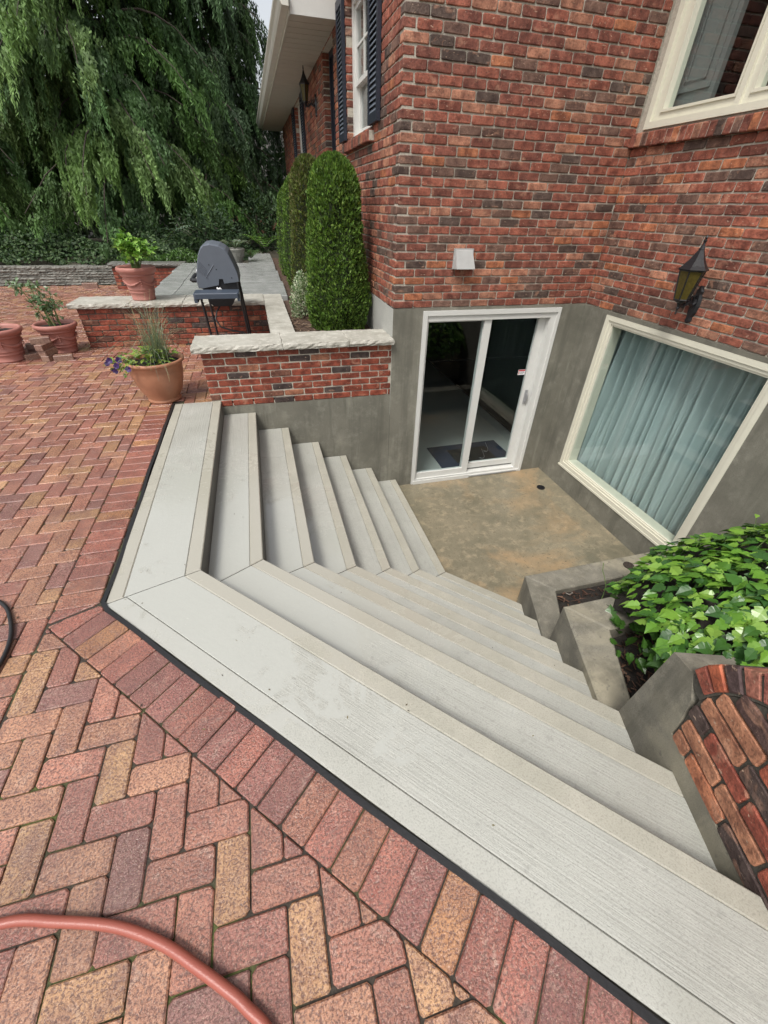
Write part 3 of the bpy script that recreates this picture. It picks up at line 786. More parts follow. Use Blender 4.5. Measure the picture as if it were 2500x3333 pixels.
def shutter(y0,y1,z0,z1,lab=None):
    O=Vector((XS,0,0)); m=MB(); frame_rect(m,O,Y,Z,-X,y0,y1,z0,z1,(.04,.04,.07,.07),.004,.038); zc=(z0+z1)/2
    s=m.build('shutter','navy_shutter',house,loc=(XS,(y0+y1)/2,z0))
    if lab: s['label']=lab
    bk=MB(); bar(bk,O,Y,Z,-X,y0+.04,y1-.04,z0+.07,z1-.07,.003,.008); bk.build('backing','navy_shutter',s,loc=(XS,(y0+y1)/2,z0))
    z=z0+.075
    while z<z1-.1:
        q=[O+Y*y-X*n+Z*zz for (y,n,zz) in [(y0+.041,.012,z+.034),(y1-.041,.012,z+.034),(y1-.041,.034,z),(y0+.041,.034,z),(y0+.041,.010,z+.029),(y1-.041,.010,z+.029),(y1-.041,.030,z-.003),(y0+.041,.030,z-.003)]]
        a=MB(); a.add(q,[(0,3,2,1),(4,5,6,7),(3,7,6,2),(0,1,5,4)]); a.build('slat','highlit_slat',s,loc=(XS,(y0+y1)/2,z)); z+=.038
shutter(4.835,5.185,2.215,3.34); shutter(6.365,6.705,2.215,3.34); shutter(10.33,10.70,2.215,3.22); shutter(12.02,12.4,2.215,3.22)
# french door in the side wall
m=MB(); O=Vector((XS,0,0)); frame_rect(m,O,Y,Z,-X,7.152,7.998,.522,3.233,(.05,.05,.06,.06),-.2,-.09); frame_rect(m,O,Y,Z,-X,7.202,7.948,.582,3.17,(.07,.07,.15,.09),-.17,-.12)
bar(m,O,Y,Z,-X,7.56,7.59,.73,3.08,-.15,-.12)
fd=m.build('door','navy_shutter',house,loc=(XS,7.57,.5))
m=MB(); sheetpane(m,O,Y,Z,-X,7.272,7.878,.73,3.08,-.146,-.142); m.build('pane','window_glass',fd,loc=(XS,7.57,1.8))
m=MB(); m.box(XS+.25,XS+.26,7.0,8.1,.4,3.3); m.build('interior_room','interior_dark',house,loc=(XS+.3,7.5,1.8))
# eave over the side wall
ez=3.246; ev=MB()
ev.box(.742,XS+.3,6.765,16.0,ez,ez+.015)
eave=ev.build('eave','soffit_paint',house,loc=(1,11,ez))
for k in range(46):   # soffit boards
    y=6.775+k*.2; m=MB(); m.box(.744,XS-.008,y+.004,y+.192,ez-.008,ez-.001)
    if k<24: m.build('board','soffit_paint',eave,loc=(1,y+.1,ez))
    else:
        if k==24: bb=MB()
        bb.v+=[]; bb.box(.744,XS-.008,y+.004,y+.192,ez-.008,ez-.001)
bb.build('board','soffit_paint',eave,loc=(1,14,ez),kind='stuff')
m=MB(); m.box(.728,.742,6.765,16.0,ez-.02,ez+.17); m.build('fascia','soffit_paint',eave,loc=(.73,11,ez))
m=MB() # K-style gutter
gp=[(.728,ez+.03),(.655,ez+.035),(.640,ez+.06),(.628,ez+.10),(.600,ez+.13),(.596,ez+.15),(.606,ez+.155),(.612,ez+.145),(.66,ez+.14),(.728,ez+.15)]
for a,b in zip(gp,gp[1:]): m.add([(a[0],6.70,a[1]),(b[0],6.70,b[1]),(b[0],16.05,b[1]),(a[0],16.05,a[1])],[(0,1,2,3)])
m.add([(x,6.70,z) for x,z in gp],[tuple(range(len(gp)))]); m.add([(x,16.05,z) for x,z in gp],[tuple(range(len(gp)))])
m.build('gutter','gutter_paint',eave,loc=(.65,11,ez))
m=MB(); m.add([(.744,6.762,ez-.008),(XS-.002,6.762,ez-.008),(XS-.002,6.762,ez+.50),(.744,6.762,ez+.20)],[(0,1,2,3)]); m.add([(.744,6.764,ez-.008),(XS-.002,6.764,ez-.008),(XS-.002,6.764,ez+.50),(.744,6.764,ez+.20)],[(3,2,1,0)]); m.build('end_board','white_paint',eave,loc=(1,6.76,ez))
# roofs
m=MB(); m.add([(.62,6.74,ez+.18),(.62,16.2,ez+.18),(4.8,16.2,ez+2.4),(4.8,6.74,ez+2.4),(.62,6.74,ez+.14),(.62,16.2,ez+.14),(4.8,16.2,ez+2.3),(4.8,6.74,ez+2.3)],[(0,3,2,1),(4,5,6,7),(0,4,7,3),(1,2,6,5),(0,1,5,4),(2,3,7,6)])
m.box(XS+.3,8,6.8,16,3.6,3.62)
m.build('roof','roof_shingle',house,loc=(2.4,11,3.6))
m=MB(); z=4.3
m.add([(.9,3.85,z),(.9,7.0,z),(8,7.0,z),(8,-2.8,z),(3.1,-2.8,z),(3.1,3.85,z)],[(0,1,2,3,4,5)]); m.add([(.9,3.85,z+.2),(.9,7.0,z+.2),(8,7.0,z+.2),(8,-2.8,z+.2),(3.1,-2.8,z+.2),(3.1,3.85,z+.2)],[(5,4,3,2,1,0)])
P6=[(.9,3.85),(.9,7.0),(8,7.0),(8,-2.8),(3.1,-2.8),(3.1,3.85)]
for i in range(6):
    a,b=P6[i],P6[(i+1)%6]; m.add([(*a,z),(*b,z),(*b,z+.2),(*a,z+.2)],[(0,1,2,3)])
m.build('roof','soffit_paint',house,loc=(4,3,4.3))
# basement room
m=MB(); m.box(1.3,XW-.1+.25,YW+.12,9.2,ZF-.03,ZF+.012); m.build('interior_floor','interior_floor',house,loc=(2.4,6,ZF))
m=MB(); m.box(1.30,1.34,YW+.24,9.2,ZF,.9); m.box(7.1,7.15,-.5,9.2,ZF,1.0); m.box(1.3,7.1,9.2,9.25,ZF,1.0); m.box(1.28,7.1,YW+.24,9.2,.9,.95); m.box(XW+.24,7.1,-.5,YW+.24,.9,.95); m.box(XW+.24,7.1,-.5,-.45,ZF,1.0); m.box(XW+.24,7.1,-.5,9.2,ZF-.05,ZF-.031)
m.build('interior_room','interior_dark',house,loc=(4,6,-.2))

# curtain behind the big window
m=MB(); import math as _m
ph=[random.uniform(0,6.28) for _ in range(6)]
def curt(u,v):
    y=3.93-u*1.98; z=-1.15+v*1.98; s=u*1.98
    lean=(1-v)*.10*math.sin(s*3+1)
    a=.042*math.sin((s+lean)*62+1.6*math.sin(s*7+ph[0])+ph[1])+.024*math.sin((s+lean*.6)*118+ph[2]+2*math.sin(s*11))+.012*math.sin(s*23+ph[3])
    a*=(.75+.5*(1-v)); 
    return (XW+.25+a,y+.012*math.sin(s*40+v*3),z)
m.grid(curt,420,14)
cu=m.build('curtain','curtain_cloth',None,loc=(XW+.22,2.95,-1.15),smooth=True); tag(cu,'pale teal pleated curtain hanging behind the large basement window','curtain')
# door mat inside
mt=thing('door_mat',(2.68,4.75,ZF+.012),'dark blue door mat on the floor inside the sliding door','mat')
m=MB(); m.prism([(2.12,4.40),(3.24,4.42),(3.22,5.10),(2.11,5.08)],ZF+.012,ZF+.024,.003); m.build('mat_base','mat_blue',mt,loc=(2.68,4.75,ZF+.012))
m=MB(); m.prism([(2.38,4.55),(3.0,4.56),(2.99,4.95),(2.37,4.94)],ZF+.024,ZF+.027,.002); m.build('mat_panel','grill_dark',mt,loc=(2.68,4.75,ZF+.024))
for (a,b) in ((2.5,4.6),(2.75,4.62),(2.9,4.8)):
    m=MB(); m.tube([(a+.15*t,b+.25*t-.12*math.sin(t*3.1),ZF+.028) for t in np.linspace(0,1,8)],.003,5); m.build('mat_trim','grey_metal',mt,loc=(a,b,ZF+.028))
# dark cabinet inside
cbn=thing('cabinet',(2.3,7.6,ZF),'dark low cabinet in the shadow inside the basement room','cabinet')
m=MB(); m.box(1.75,2.85,7.4,7.85,ZF+.05,ZF+.95); m.build('body','wood_dark',cbn,loc=(2.3,7.6,ZF+.5))
m=MB(); m.box(1.72,2.88,7.36,7.88,ZF+.95,ZF+.985); m.build('top','interior_wall',cbn,loc=(2.3,7.6,ZF+.96))
for a,b in ((1.78,2.28),(2.31,2.82)):
    m=MB(); m.box(a,b,7.385,7.398,ZF+.1,ZF+.9); m.build('door','wood_dark',cbn,loc=((a+b)/2,7.39,ZF+.5))

# dryer vent
vt=thing('wall_vent',(1.93,YW,1.22),'pale grey hooded dryer vent on the brick above the sliding door','vent')
m=MB(); bar(m,Vector((0,YW,0)),X,Z,-Y,1.835,2.035,1.135,1.305,.004,.016); m.build('plate','vent_plastic',vt,loc=(1.93,YW,1.22))
m=MB(); q=[(1.85,YW-.016,1.295),(2.02,YW-.016,1.295),(2.03,YW-.016,1.14),(1.84,YW-.016,1.14),(1.855,YW-.035,1.29),(2.015,YW-.035,1.29),(2.03,YW-.105,1.145),(1.84,YW-.105,1.145)]
m.add(q,[(4,7,6,5),(0,3,7,4),(1,5,6,2),(0,4,5,1)]); m.build('hood','vent_plastic',vt,loc=(1.93,YW,1.22))

# wall lanterns
def lantern(P,N,zt,zb,name,label,wide,arm_up=False):
    """P: wall point; N: unit vector out of the wall; body axis at distance out"""
    out=.17; c=P+N*out
    T=Vector((-N.y,N.x,0))
    L=thing(name,tuple(P),label,'wall lantern')
    H=zt-zb
    def hexr(r,z,n=6): return [c+Vector((math.cos(2*math.pi*(k+.5)/n),math.sin(2*math.pi*(k+.5)/n),0))*r+Z*(z-P.z) for k in range(n)]
    # roof: flared hexagonal
    m=MB(); zr=zb+H*.60; rr=wide
    prof=[(rr*1.0,zr-.008),(rr*1.03,zr),(rr*.80,zr+H*.045),(rr*.52,zr+H*.12),(rr*.30,zr+H*.20),(rr*.20,zr+H*.235),(rr*.21,zr+H*.245),(rr*.12,zr+H*.285),(rr*.07,zr+H*.33)]
    rings=[hexr(r,z) for r,z in prof]; b=len(m.v); m.v+= [tuple(p) for rg in rings for p in rg]
    for i in range(len(rings)-1):
        for k in range(6): m.f.append([b+i*6+k,b+i*6+(k+1)%6,b+(i+1)*6+(k+1)%6,b+(i+1)*6+k]); m.m.append(0); m.c.append((1,1,1))
    m.f.append([b+k for k in range(6)]); m.m.append(0); m.c.append((1,1,1))
    m.build('lamp_roof','black_metal',L,loc=tuple(c+Z*(zr-P.z)))
    m=MB(); m.lathe([(rr*.07,zr+H*.32),(rr*.13,zr+H*.345),(rr*.13,zr+H*.355),(rr*.06,zr+H*.365),(rr*.10,zr+H*.385),(.0005,zr+H*.42)],c.x,c.y,10); m.build('finial','black_metal',L,loc=tuple(c+Z*(zr-P.z)))
    z0=zb+H*.20; r1=rr*.86; r0=rr*.50
    top=hexr(r1,zr-.008); bot=hexr(r0,z0)
    for k in range(6):
        k2=(k+1)%6; m=MB(); a=[top[k]*.96+top[k2]*.04,top[k2]*.96+top[k]*.04,bot[k2]*.95+bot[k]*.05,bot[k]*.95+bot[k2]*.05]; ce=sum(a,Vector())/4
        m.add([c2+(c+Z*(c2.z-P.z)-c2)*0 for c2 in a],[(0,1,2,3)]); m.build('pane','amber_glass',L,loc=tuple(ce))
    m=MB()
    for k in range(6): m.tube([top[k],bot[k]],rr*.055,5)
    m.tube(top+[top[0]],rr*.05,5); m.tube(bot+[bot[0]],rr*.06,5)
    m.add(bot,[tuple(range(6))]); m.build('lamp_frame','black_metal',L,loc=tuple(c+Z*(z0-P.z)))
    m=MB(); m.lathe([(r0*.9,z0),(r0*.75,z0-H*.03),(r0*.35,z0-H*.05),(r0*.22,z0-H*.10),(r0*.28,z0-H*.115),(r0*.12,z0-H*.14),(r0*.10,z0-H*.18),(r0*.2,z0-H*.19),(.0005,z0-H*.21)],c.x,c.y,10); m.build('stem','black_metal',L,loc=tuple(c+Z*(z0-P.z)))
    # scroll arm and wall plate
    m=MB(); zc=z0-H*.08-P.z
    pts=[c+Z*zc,c-N*out*.25+Z*(zc-.012),c-N*out*.5+Z*(zc+.02),c-N*out*.75+Z*(zc+.0),P+N*.012+Z*(zc+.03)]
    m.tube(pts,[.010,.013,.015,.018,.022],7)
    for k in range(7):
        t=k/6; p=pts[0].lerp(pts[-1],t); m.tube([p+Z*.0,p+Z*(.018+.02*t)+N*.012,p+Z*(.03+.03*t)-N*.004],[.010,.008,.003],5)
    m.build('arm','black_metal',L,loc=tuple(P+Z*zc))
    m=MB()
    prof=[(-.19,.012),(-.17,.035),(-.13,.03),(-.08,.05),(-.02,.055),(.04,.05),(.09,.036),(.12,.042),(.15,.02),(.17,.008)]
    k=H/.52
    Fr=[]
    for z,w in prof:
        zz=Z*((zb+z0)/2+z*k*.75+.02-P.z); Fr.append((P+T*w*k*.8+zz,P-T*w*k*.8+zz,P+T*w*.5*k+N*.022+zz,P-T*w*.5*k+N*.022+zz))
    for a,b in zip(Fr,Fr[1:]):
        m.add([a[0],a[2],b[2],b[0]],[(0,1,2,3)]); m.add([a[2],a[3],b[3],b[2]],[(0,1,2,3)]); m.add([a[3],a[1],b[1],b[3]],[(0,1,2,3)])
    m.build('wall_plate','black_metal',L,loc=tuple(P))
    return L
lantern(Vector((XW,2.93,1.10)),-X,1.485,.950,'wall_lantern','black hexagonal lantern with amber panes on brick above the curtained window',.106)
lantern(Vector((XS,8.75,2.80)),-X,3.235,2.76,'wall_lantern','black lantern under the eave between the side door and far shutter',.085)

# ------------------------------------------------------------------ coping helper
def rough_stone(x0,x1,y0,y1,z0,z1,mat,parent,edge=.010,front='y',col=(1,1,1),name='coping_stone',tops=.002):
    """rock-faced slab; every side hewn"""
    m=MB(); nx=max(4,int((x1-x0)/.035)); ny=max(3,int((y1-y0)/.05))
    per=[(x0+(x1-x0)*i/nx,y0,0,-1) for i in range(nx)]+[(x1,y0+(y1-y0)*i/ny,1,0) for i in range(ny)]+[(x1-(x1-x0)*i/nx,y1,0,1) for i in range(nx)]+[(x0,y1-(y1-y0)*i/ny,-1,0) for i in range(ny)]
    n=len(per); lv=[z1,z1-(z1-z0)*.12,z1-(z1-z0)*.5,z1-(z1-z0)*.8,z0]; amp=[-.35,.2,.75,.4,-.1]
    for L,z in enumerate(lv):
        for (x,y,ax_,ay_) in per:
            r=edge*(amp[L]+random.uniform(-.6,.6)*(1 if L else .5)); m.v.append((x+ax_*r,y+ay_*r,z+(random.uniform(-tops,tops) if L<4 else 0)))
    for L in range(4):
        for i in range(n):
            j=(i+1)%n; m.f.append([(L+1)*n+i,(L+1)*n+j,L*n+j,L*n+i]); m.m.append(0); m.c.append(col)
    m.f.append(list(range(n))); m.m.append(0); m.c.append(col)
    m.f.append([4*n+i for i in reversed(range(n))]); m.m.append(0); m.c.append(col)
    return m.build(name,mat,parent,loc=((x0+x1)/2,(y0+y1)/2,z0))
# ------------------------------------------------------------------ low brick retaining wall in front of the shrub bed
rw=thing('retaining_wall',(.33,YW,0),'low brick wall with pale rough stone coping beside the top step','wall')
m=MB(); m.box(-.592,XS-.001,YW+.006,YW+.34,-.06,.475); m.build('core','mortar',rw,loc=(.3,YW+.15,.2))
specs=wall_specs(Vector((-.60,YW,0)),X,-Y,XS+.60-.002,-.065,.475,tintf=low_tint)
emit_bricks(specs,rw,120)
specs=wall_specs(Vector((-.60,YW+.345,0)),-Y,-X,.24,0.0,.475,tintf=low_tint); emit_bricks(specs,rw,30)
specs=wall_specs(Vector((.08,YW+.345,0)),-X,Y,.68,0.0,.475,tintf=low_tint); emit_bricks(specs,rw,0)
for a,b in ((-.665,.155),(.162,.80),(.807,XS+.0)):
    rough_stone(a,b,YW-.055,YW+.385,.476,.532,'limestone',rw)
m=MB(); m.box(-.515,XS-.002,YW+.002,YW+.3,ZF-.1,-.062); m.build('footing','parged_concrete',rw,loc=(.4,YW+.1,-.7))
# return along the bed + wall behind the grill
bk=thing('garden_wall',(-1.1,6.47,0),'brick terrace wall with limestone coping behind the grill carrying the potted herb','wall')
m=MB(); m.box(-2.235,.09,6.476,6.95,-.03,.475); m.box(.09,.30,YW+.35,6.95,-.03,.475); m.build('core','dark_mortar',bk,loc=(-1,6.6,.2))
specs=wall_specs(Vector((-2.245,6.47,0)),X,-Y,2.33,0.0,.475,tintf=low_tint); emit_bricks(specs,bk,110)
specs=wall_specs(Vector((-2.245,6.96,0)),-Y,-X,.48,0.0,.475,tintf=low_tint); emit_bricks(specs,bk,30)
specs=wall_specs(Vector((.085,6.46,0)),-Y,-X,1.86,0.0,.475,tintf=low_tint); emit_bricks(specs,bk,60)
for a,b in ((-2.32,-1.62),(-1.612,-.98),(-.972,-.42),(-.412,.062)):
    rough_stone(a,b,6.43,6.985,.476,.531,'limestone',bk)
y=YW+.392
for L in (.47,.40,.58,.88):
    rough_stone(.070,.318,y,y+L-.008,.476,.530,'limestone',bk,edge=.005); y+=L
# upper terrace slab
terr=MB()
sl_=bpy.data.objects.new('terrace',None); COL.objects.link(sl_); sl_['kind']='structure'
def slab(poly):
    m=MB(); m.prism(poly,.30,.500,.006); m.build('slab','slab_concrete',sl_,loc=(poly[0][0],poly[0][1],.5))
ys=[7.0,8.45,9.9,11.28]
for a,b in zip(ys,ys[1:]):
    slab([(-1.56,a+.003),(-1.20,a+.003),(-1.18,b-.003),(-1.52,b-.003)])
    slab([(-1.194,a+.003),(.42,a+.003),(.45,b-.003),(-1.174,b-.003)])
slab([(-.12,11.286),(.45,11.286),(.46,13.6),(-.10,13.6)])
m=MB(); m.box(-1.50,.40,7.0,11.2,-.03,.30); m.build('wall','dark_mortar',sl_,loc=(-.5,9,.1))
# mulch bed
m=MB()
def bed(u,v):
    x=.31+u*(XS-.31-.009); y=YW+.35+v*8.6; return (x,y,.425+.012*math.sin(x*17+y*9)+random.uniform(-.006,.006))
m.grid(bed,14,120)
m.build('mulch_bed','mulch',None,kind='structure')
ch=MB()
for k in range(900):
    x=random.uniform(.33,XS-.03); y=random.uniform(YW+.40,6.2); z=.432+random.uniform(0,.012); a=random.uniform(0,6.28); l=random.uniform(.008,.03); w=random.uniform(.003,.009)
    c=random.choice([(.12,.07,.045),(.2,.13,.09),(.06,.035,.025),(.26,.19,.14)])
    dx_,dy_=math.cos(a)*l,math.sin(a)*l; ex,ey=-math.sin(a)*w,math.cos(a)*w
    ch.add([(x-dx_-ex,y-dy_-ey,z),(x+dx_-ex,y+dy_-ey,z+.004),(x+dx_+ex,y+dy_+ey,z+.006),(x-dx_+ex,y-dy_+ey,z+.002)],[(0,1,2,3)],0,c)
ch.build('wood_chips','needle',None,kind='stuff')

# ------------------------------------------------------------------ far brick wall, flagstone wall, bed behind
fw=thing('end_wall',(-2.2,11.3,0),'short dark brick wall with bluestone cap at the end of the terrace','wall')
m=MB(); m.box(-2.95,-1.45,11.306,11.6,-.03,.44); m.build('core','dark_mortar',fw,loc=(-2.2,11.4,.2))
specs=wall_specs(Vector((-2.96,11.30,0)),X,-Y,1.42,0.0,.44,tintf=low_tint); emit_bricks(specs,fw,60)
for a,b in ((-3.0,-2.2),(-2.195,-1.48)): rough_stone(a,b,11.25,11.65,.441,.50,'bluestone',fw)
ds=thing('flagstone_wall',(-5.5,12.0,0),'low dry-stacked grey flagstone wall along the ivy bed under the conifers','wall')
z=0.0; 
st=[]
while z<.33:
    h=random.uniform(.035,.065); x=-9.0+random.uniform(0,.2)
    while x<-2.98:
        L=random.uniform(.18,.55); st.append((x,min(x+L,-2.96),z,z+h)); x+=L+.008
    z+=h+.004
k=0
for (a,b,c,d_) in st:
    if b-a<.03: continue
    o=random.uniform(-.02,.02); rough_stone(a,b,12.0+o,12.28,c,d_,'fieldstone',ds,edge=.012,name='stone',tops=.004)
m=MB(); m.box(-9,-2.97,12.1,12.3,-.05,.33); m.build('core','black_soil',ds,loc=(-6,12.2,.1))
def soil(u,v):
    x=-14+u*15.5; y=12.25+v*12; return (x,y,.36+.12*min(1,v*6)+.05*math.sin(x*1.3)*math.sin(y)+.0)
m=MB(); m.grid(soil,30,24)
m.box(-1.48,-.11,11.29,12.3,.2,.42); m.box(-2.95,-1.48,11.6,12.3,.2,.40)
m.add([(-120,12.3,.1),(-14,12.3,.1),(-14,80,.3),(-120,80,.3)],[(0,1,2,3)]); m.add([(1.5,12.3,.3),(120,12.3,.3),(120,80,.3),(1.5,80,.3)],[(0,1,2,3)]); m.add([(-14,24.2,.35),(1.5,24.2,.35),(1.5,80,.3),(-14,80,.3)],[(0,1,2,3)])
m.build('soil','ground_soil',None,kind='structure')

# seeds, grit and shreds of leaf on the treads, landing and paving
lt=MB(); lrg=random.Random(11)
def fleck(x,y,z,l,w,c):
    a=lrg.uniform(0,6.28); dx_,dy_=math.cos(a)*l,math.sin(a)*l; ex,ey=-math.sin(a)*w,math.cos(a)*w
    lt.add([(x-dx_,y-dy_,z+.001),(x+ex,y+ey,z+.003),(x+dx_,y+dy_,z+.001),(x-ex,y-ey,z+.002)],[(0,1,2,3)],0,c)
for k in range(60):
    i=lrg.randint(1,7); a,b=CN[i-1],CN[i]; u=lrg.uniform(.05,.95); p=lerp(a,b,u)
    if lrg.random()<.5: q=(p[0],lrg.uniform(p[1],YW-.05))
    else:
        L_=lrg.uniform(0,1.9); q=(p[0]+.6835*L_,p[1]-.73*L_)
        if (Vector(q)-SA).dot(SN)<.02: continue
    fleck(q[0],q[1],ZT[i],lrg.uniform(.003,.008),lrg.uniform(.001,.003),lrg.choice([(.05,.04,.03),(.10,.08,.05),(.2,.17,.1)]))
for k in range(90): fleck(lrg.uniform(1.5,3.4),lrg.uniform(2.2,4.15),ZF,lrg.uniform(.002,.007),lrg.uniform(.001,.004),lrg.choice([(.05,.04,.03),(.45,.42,.35),(.12,.09,.05)]))
for k in range(160):
    x=lrg.uniform(-3.2,-.2); y=lrg.uniform(.1,4.0)
    if NX*x+NY*y>C0-.06 and x>-1.0: continue
    fleck(x,y,.001,lrg.uniform(.003,.009),lrg.uniform(.001,.004),lrg.choice([(.06,.05,.03),(.16,.17,.05),(.30,.24,.12),(.04,.03,.025)]))
lt.build('leaf_litter','needle',None,kind='stuff')
# ------------------------------------------------------------------ pots
def pot_mesh(kind,R0,R1,H):
    if kind=='classic':
        return [(R0*.96,0),(R0,.004),(R0*1.02,.012),(R0*1.03,H*.045),(R0*1.0,H*.055),(R0+(R1*.78-R0)*.25,H*.22),(R0+(R1*.78-R0)*.27,H*.225),(R0+(R1*.78-R0)*.30+.006,H*.24),(R0+(R1*.78-R0)*.31,H*.26),(R0+(R1*.78-R0)*.37,H*.32),(R0+(R1*.78-R0)*.40+.006,H*.335),(R0+(R1*.78-R0)*.42,H*.355),
            (R1*.77,H*.70),(R1*.80,H*.735),(R1*.86,H*.745),(R1*.87,H*.77),(R1*.84,H*.785),(R1*.90,H*.82),(R1*.97,H*.86),(R1,H*.91),(R1*.985,H*.965),(R1*.93,H),(R1*.87,H*.985),(R1*.83,H*.93),(R1*.80,H*.80)]
    return [(R0*.9,0),(R0*1.07,.003),(R0*1.10,.018),(R0*1.03,.030),(R0*1.03,.035),(R0+(R1-R0)*.34,H*.25),(R0+(R1-R0)*.58,H*.48),(R0+(R1-R0)*.74,H*.70),(R1*.87,H*.80),(R1*.885,H*.81),(R1*.885,H*.835),(R1*.90,H*.85),(R1*.92,H*.91),(R1*.98,H*.925),(R1,H*.95),(R1*.99,H*.985),(R1*.96,H),(R1*.90,H*.99),(R1*.87,H*.95),(R1*.85,H*.85)]
def pot(x,y,z,R0,R1,H,kind,mat,label,name='plant_pot',group=None,swag=True):
    t=thing(name,(x,y,z),label,'plant pot',group)
    m=MB(); m.lathe([(r,z+h) for r,h in pot_mesh(kind,R0,R1,H)],x,y,48); m.build('body',mat,t,loc=(x,y,z),smooth=True)
    m=MB(); rs=(R1*.82 if kind=='classic' else R1*.86); hz=z+H*(.86 if kind=='classic' else .88)
    m.grid(lambda u,v:(x+rs*v*math.cos(u*6.2832),y+rs*v*math.sin(u*6.2832),hz+.012*(1-v)+random.uniform(-.004,.004)),24,6); m.build('potting_soil','black_soil',t,loc=(x,y,hz))
    if swag and kind=='classic':
        for a0 in range(4):
            mm=MB(); pts=[]
            for k in range(11):
                a=a0*math.pi/2+k/10*math.pi/2+.3; hh=H*(.62-.14*math.sin(k/10*math.pi)); rr=R0+(R1*.78-R0)*(hh/H/.7)
                pts.append((x+(rr+.003)*math.cos(a),y+(rr+.003)*math.sin(a),z+hh))
            rad=[.006+.009*math.sin(k/10*math.pi)+random.uniform(-.0015,.0015) for k in range(11)]
            mm.tube(pts,rad,6)
            a=a0*math.pi/2+.3; hh=H*.60; rr=R0+(R1*.78-R0)*(hh/H/.7)
            for (da,dh,r) in ((0,0,.016),(.05,.018,.010),(-.05,.018,.010),(0,-.025,.011),(0,-.045,.008)):
                p=Vector((x+(rr+.002)*math.cos(a+da),y+(rr+.002)*math.sin(a+da),z+hh+dh)); mm.tube([p-Vector((0,0,r)),p,p+Vector((0,0,r))],[r*.3,r,r*.3],6)
            mm.build('garland',mat,t,loc=(x,y,z+H*.5),smooth=True)
    return t
pot(-1.045,4.405,0,.142,.268,.40,'plain','orange_terracotta','orange terracotta bowl pot of grass and petunias by the top step',swag=False)
pot(-2.50,6.36,0,.135,.238,.345,'classic','pink_terracotta','pink garlanded pot with a spindly tomato plant beside the terrace wall')
pot(-3.00,6.08,0,.15,.245,.365,'classic','pink_terracotta','pink garlanded pot cut off by the picture edge beside loose bricks')
pot(-1.474,6.70,.532,.138,.235,.38,'classic','pink_terracotta','pink garlanded pot of bright green herbs on top of the terrace coping')
# urn at the back of the slab
t=thing('stone_urn',(-.36,11.45,.42),'carved grey stone urn with a fern at the back of the terrace','urn')
m=MB(); m.lathe([(.10,.43),(.12,.44),(.115,.48),(.13,.55),(.165,.62),(.18,.68),(.185,.72),(.205,.735),(.205,.765),(.19,.775),(.17,.76),(.165,.72)],-.36,11.45,32); m.build('body','urn_stone',t,loc=(-.36,11.45,.43),smooth=True)
m=MB()
for k in range(12):
    a=k*math.pi/6; pts=[(-.36+.178*math.cos(a+s*.13),11.45+.178*math.sin(a+s*.13),.65+.035*math.cos(s*2.6)) for s in np.linspace(-1,1,7)]; m.tube(pts,.006,5)
m.build('garland','urn_stone',t,loc=(-.36,11.45,.65))
m=MB(); m.lathe([(.17,.755),(.0005,.76)],-.36,11.45,20); m.build('potting_soil','black_soil',t,loc=(-.36,11.45,.76))

# ------------------------------------------------------------------ plants
def leafset(name,C,D,N,L,Wd,cols,mat,parent=None,loc=(0,0,0),**kw): 
    return quads(name,blades(C,D,N,L,Wd),None,cols,mat,parent,loc,**kw)
def pick(cols,n,v=.2):
    a=np.array(cols)[rng.integers(0,len(cols),n)]; return a*rng.uniform(1-v,1+v,(n,1))
# generic folded lobed leaf mesh
def lobed(mb,c,D,N,L,W,col,lobes=5,fold=.25):
    D=D.normalized(); S=D.cross(N).normalized(); N=S.cross(D)
    if lobes==5: pr=[(0,0),(.12,.30),(-.02,.52),(.30,.36),(.46,.50),(.62,.24),(1,0)]
    else: pr=[(0,0),(.2,.42),(.55,.40),(1,0)]
    m=MB
    ctr=[c+D*(L*t) for t,_ in pr]
    left=[c+D*(L*t)+S*(W*w)+N*(W*w*fold-L*.10*t*t) for t,w in pr]; right=[c+D*(L*t)-S*(W*w)+N*(W*w*fold-L*.10*t*t) for t,w in pr]
    mid0=c; mid1=c+D*(L*.5)-N*(L*.03); tip=c+D*L-N*(L*.10)
    n=len(pr)
    vs=[mid0,mid1,tip]+left[1:-1]+right[1:-1]; k=n-2
    f=[]
    lb=3; rb=3+k
    for i in range(k-1):
        piv=0 if pr[i+1][0]<.25 and pr[i+2][0]<.4 else 1
        f.append((piv,lb+i+1,lb+i) if True else 0); f.append((piv,rb+i,rb+i+1))
    f.append((0,1,lb+1)); f.append((0,rb+1,1))
    f.append((1,2,lb+k-1)); f.append((1,rb+k-1,2))
    mb.add(vs,f,0,col)
def sphere_dir(): 
    v=Vector((random.gauss(0,1),random.gauss(0,1),random.gauss(0,1))); return v.normalized()
GR=[(.13,.27,.04),(.18,.34,.055),(.09,.20,.03),(.24,.40,.08)]
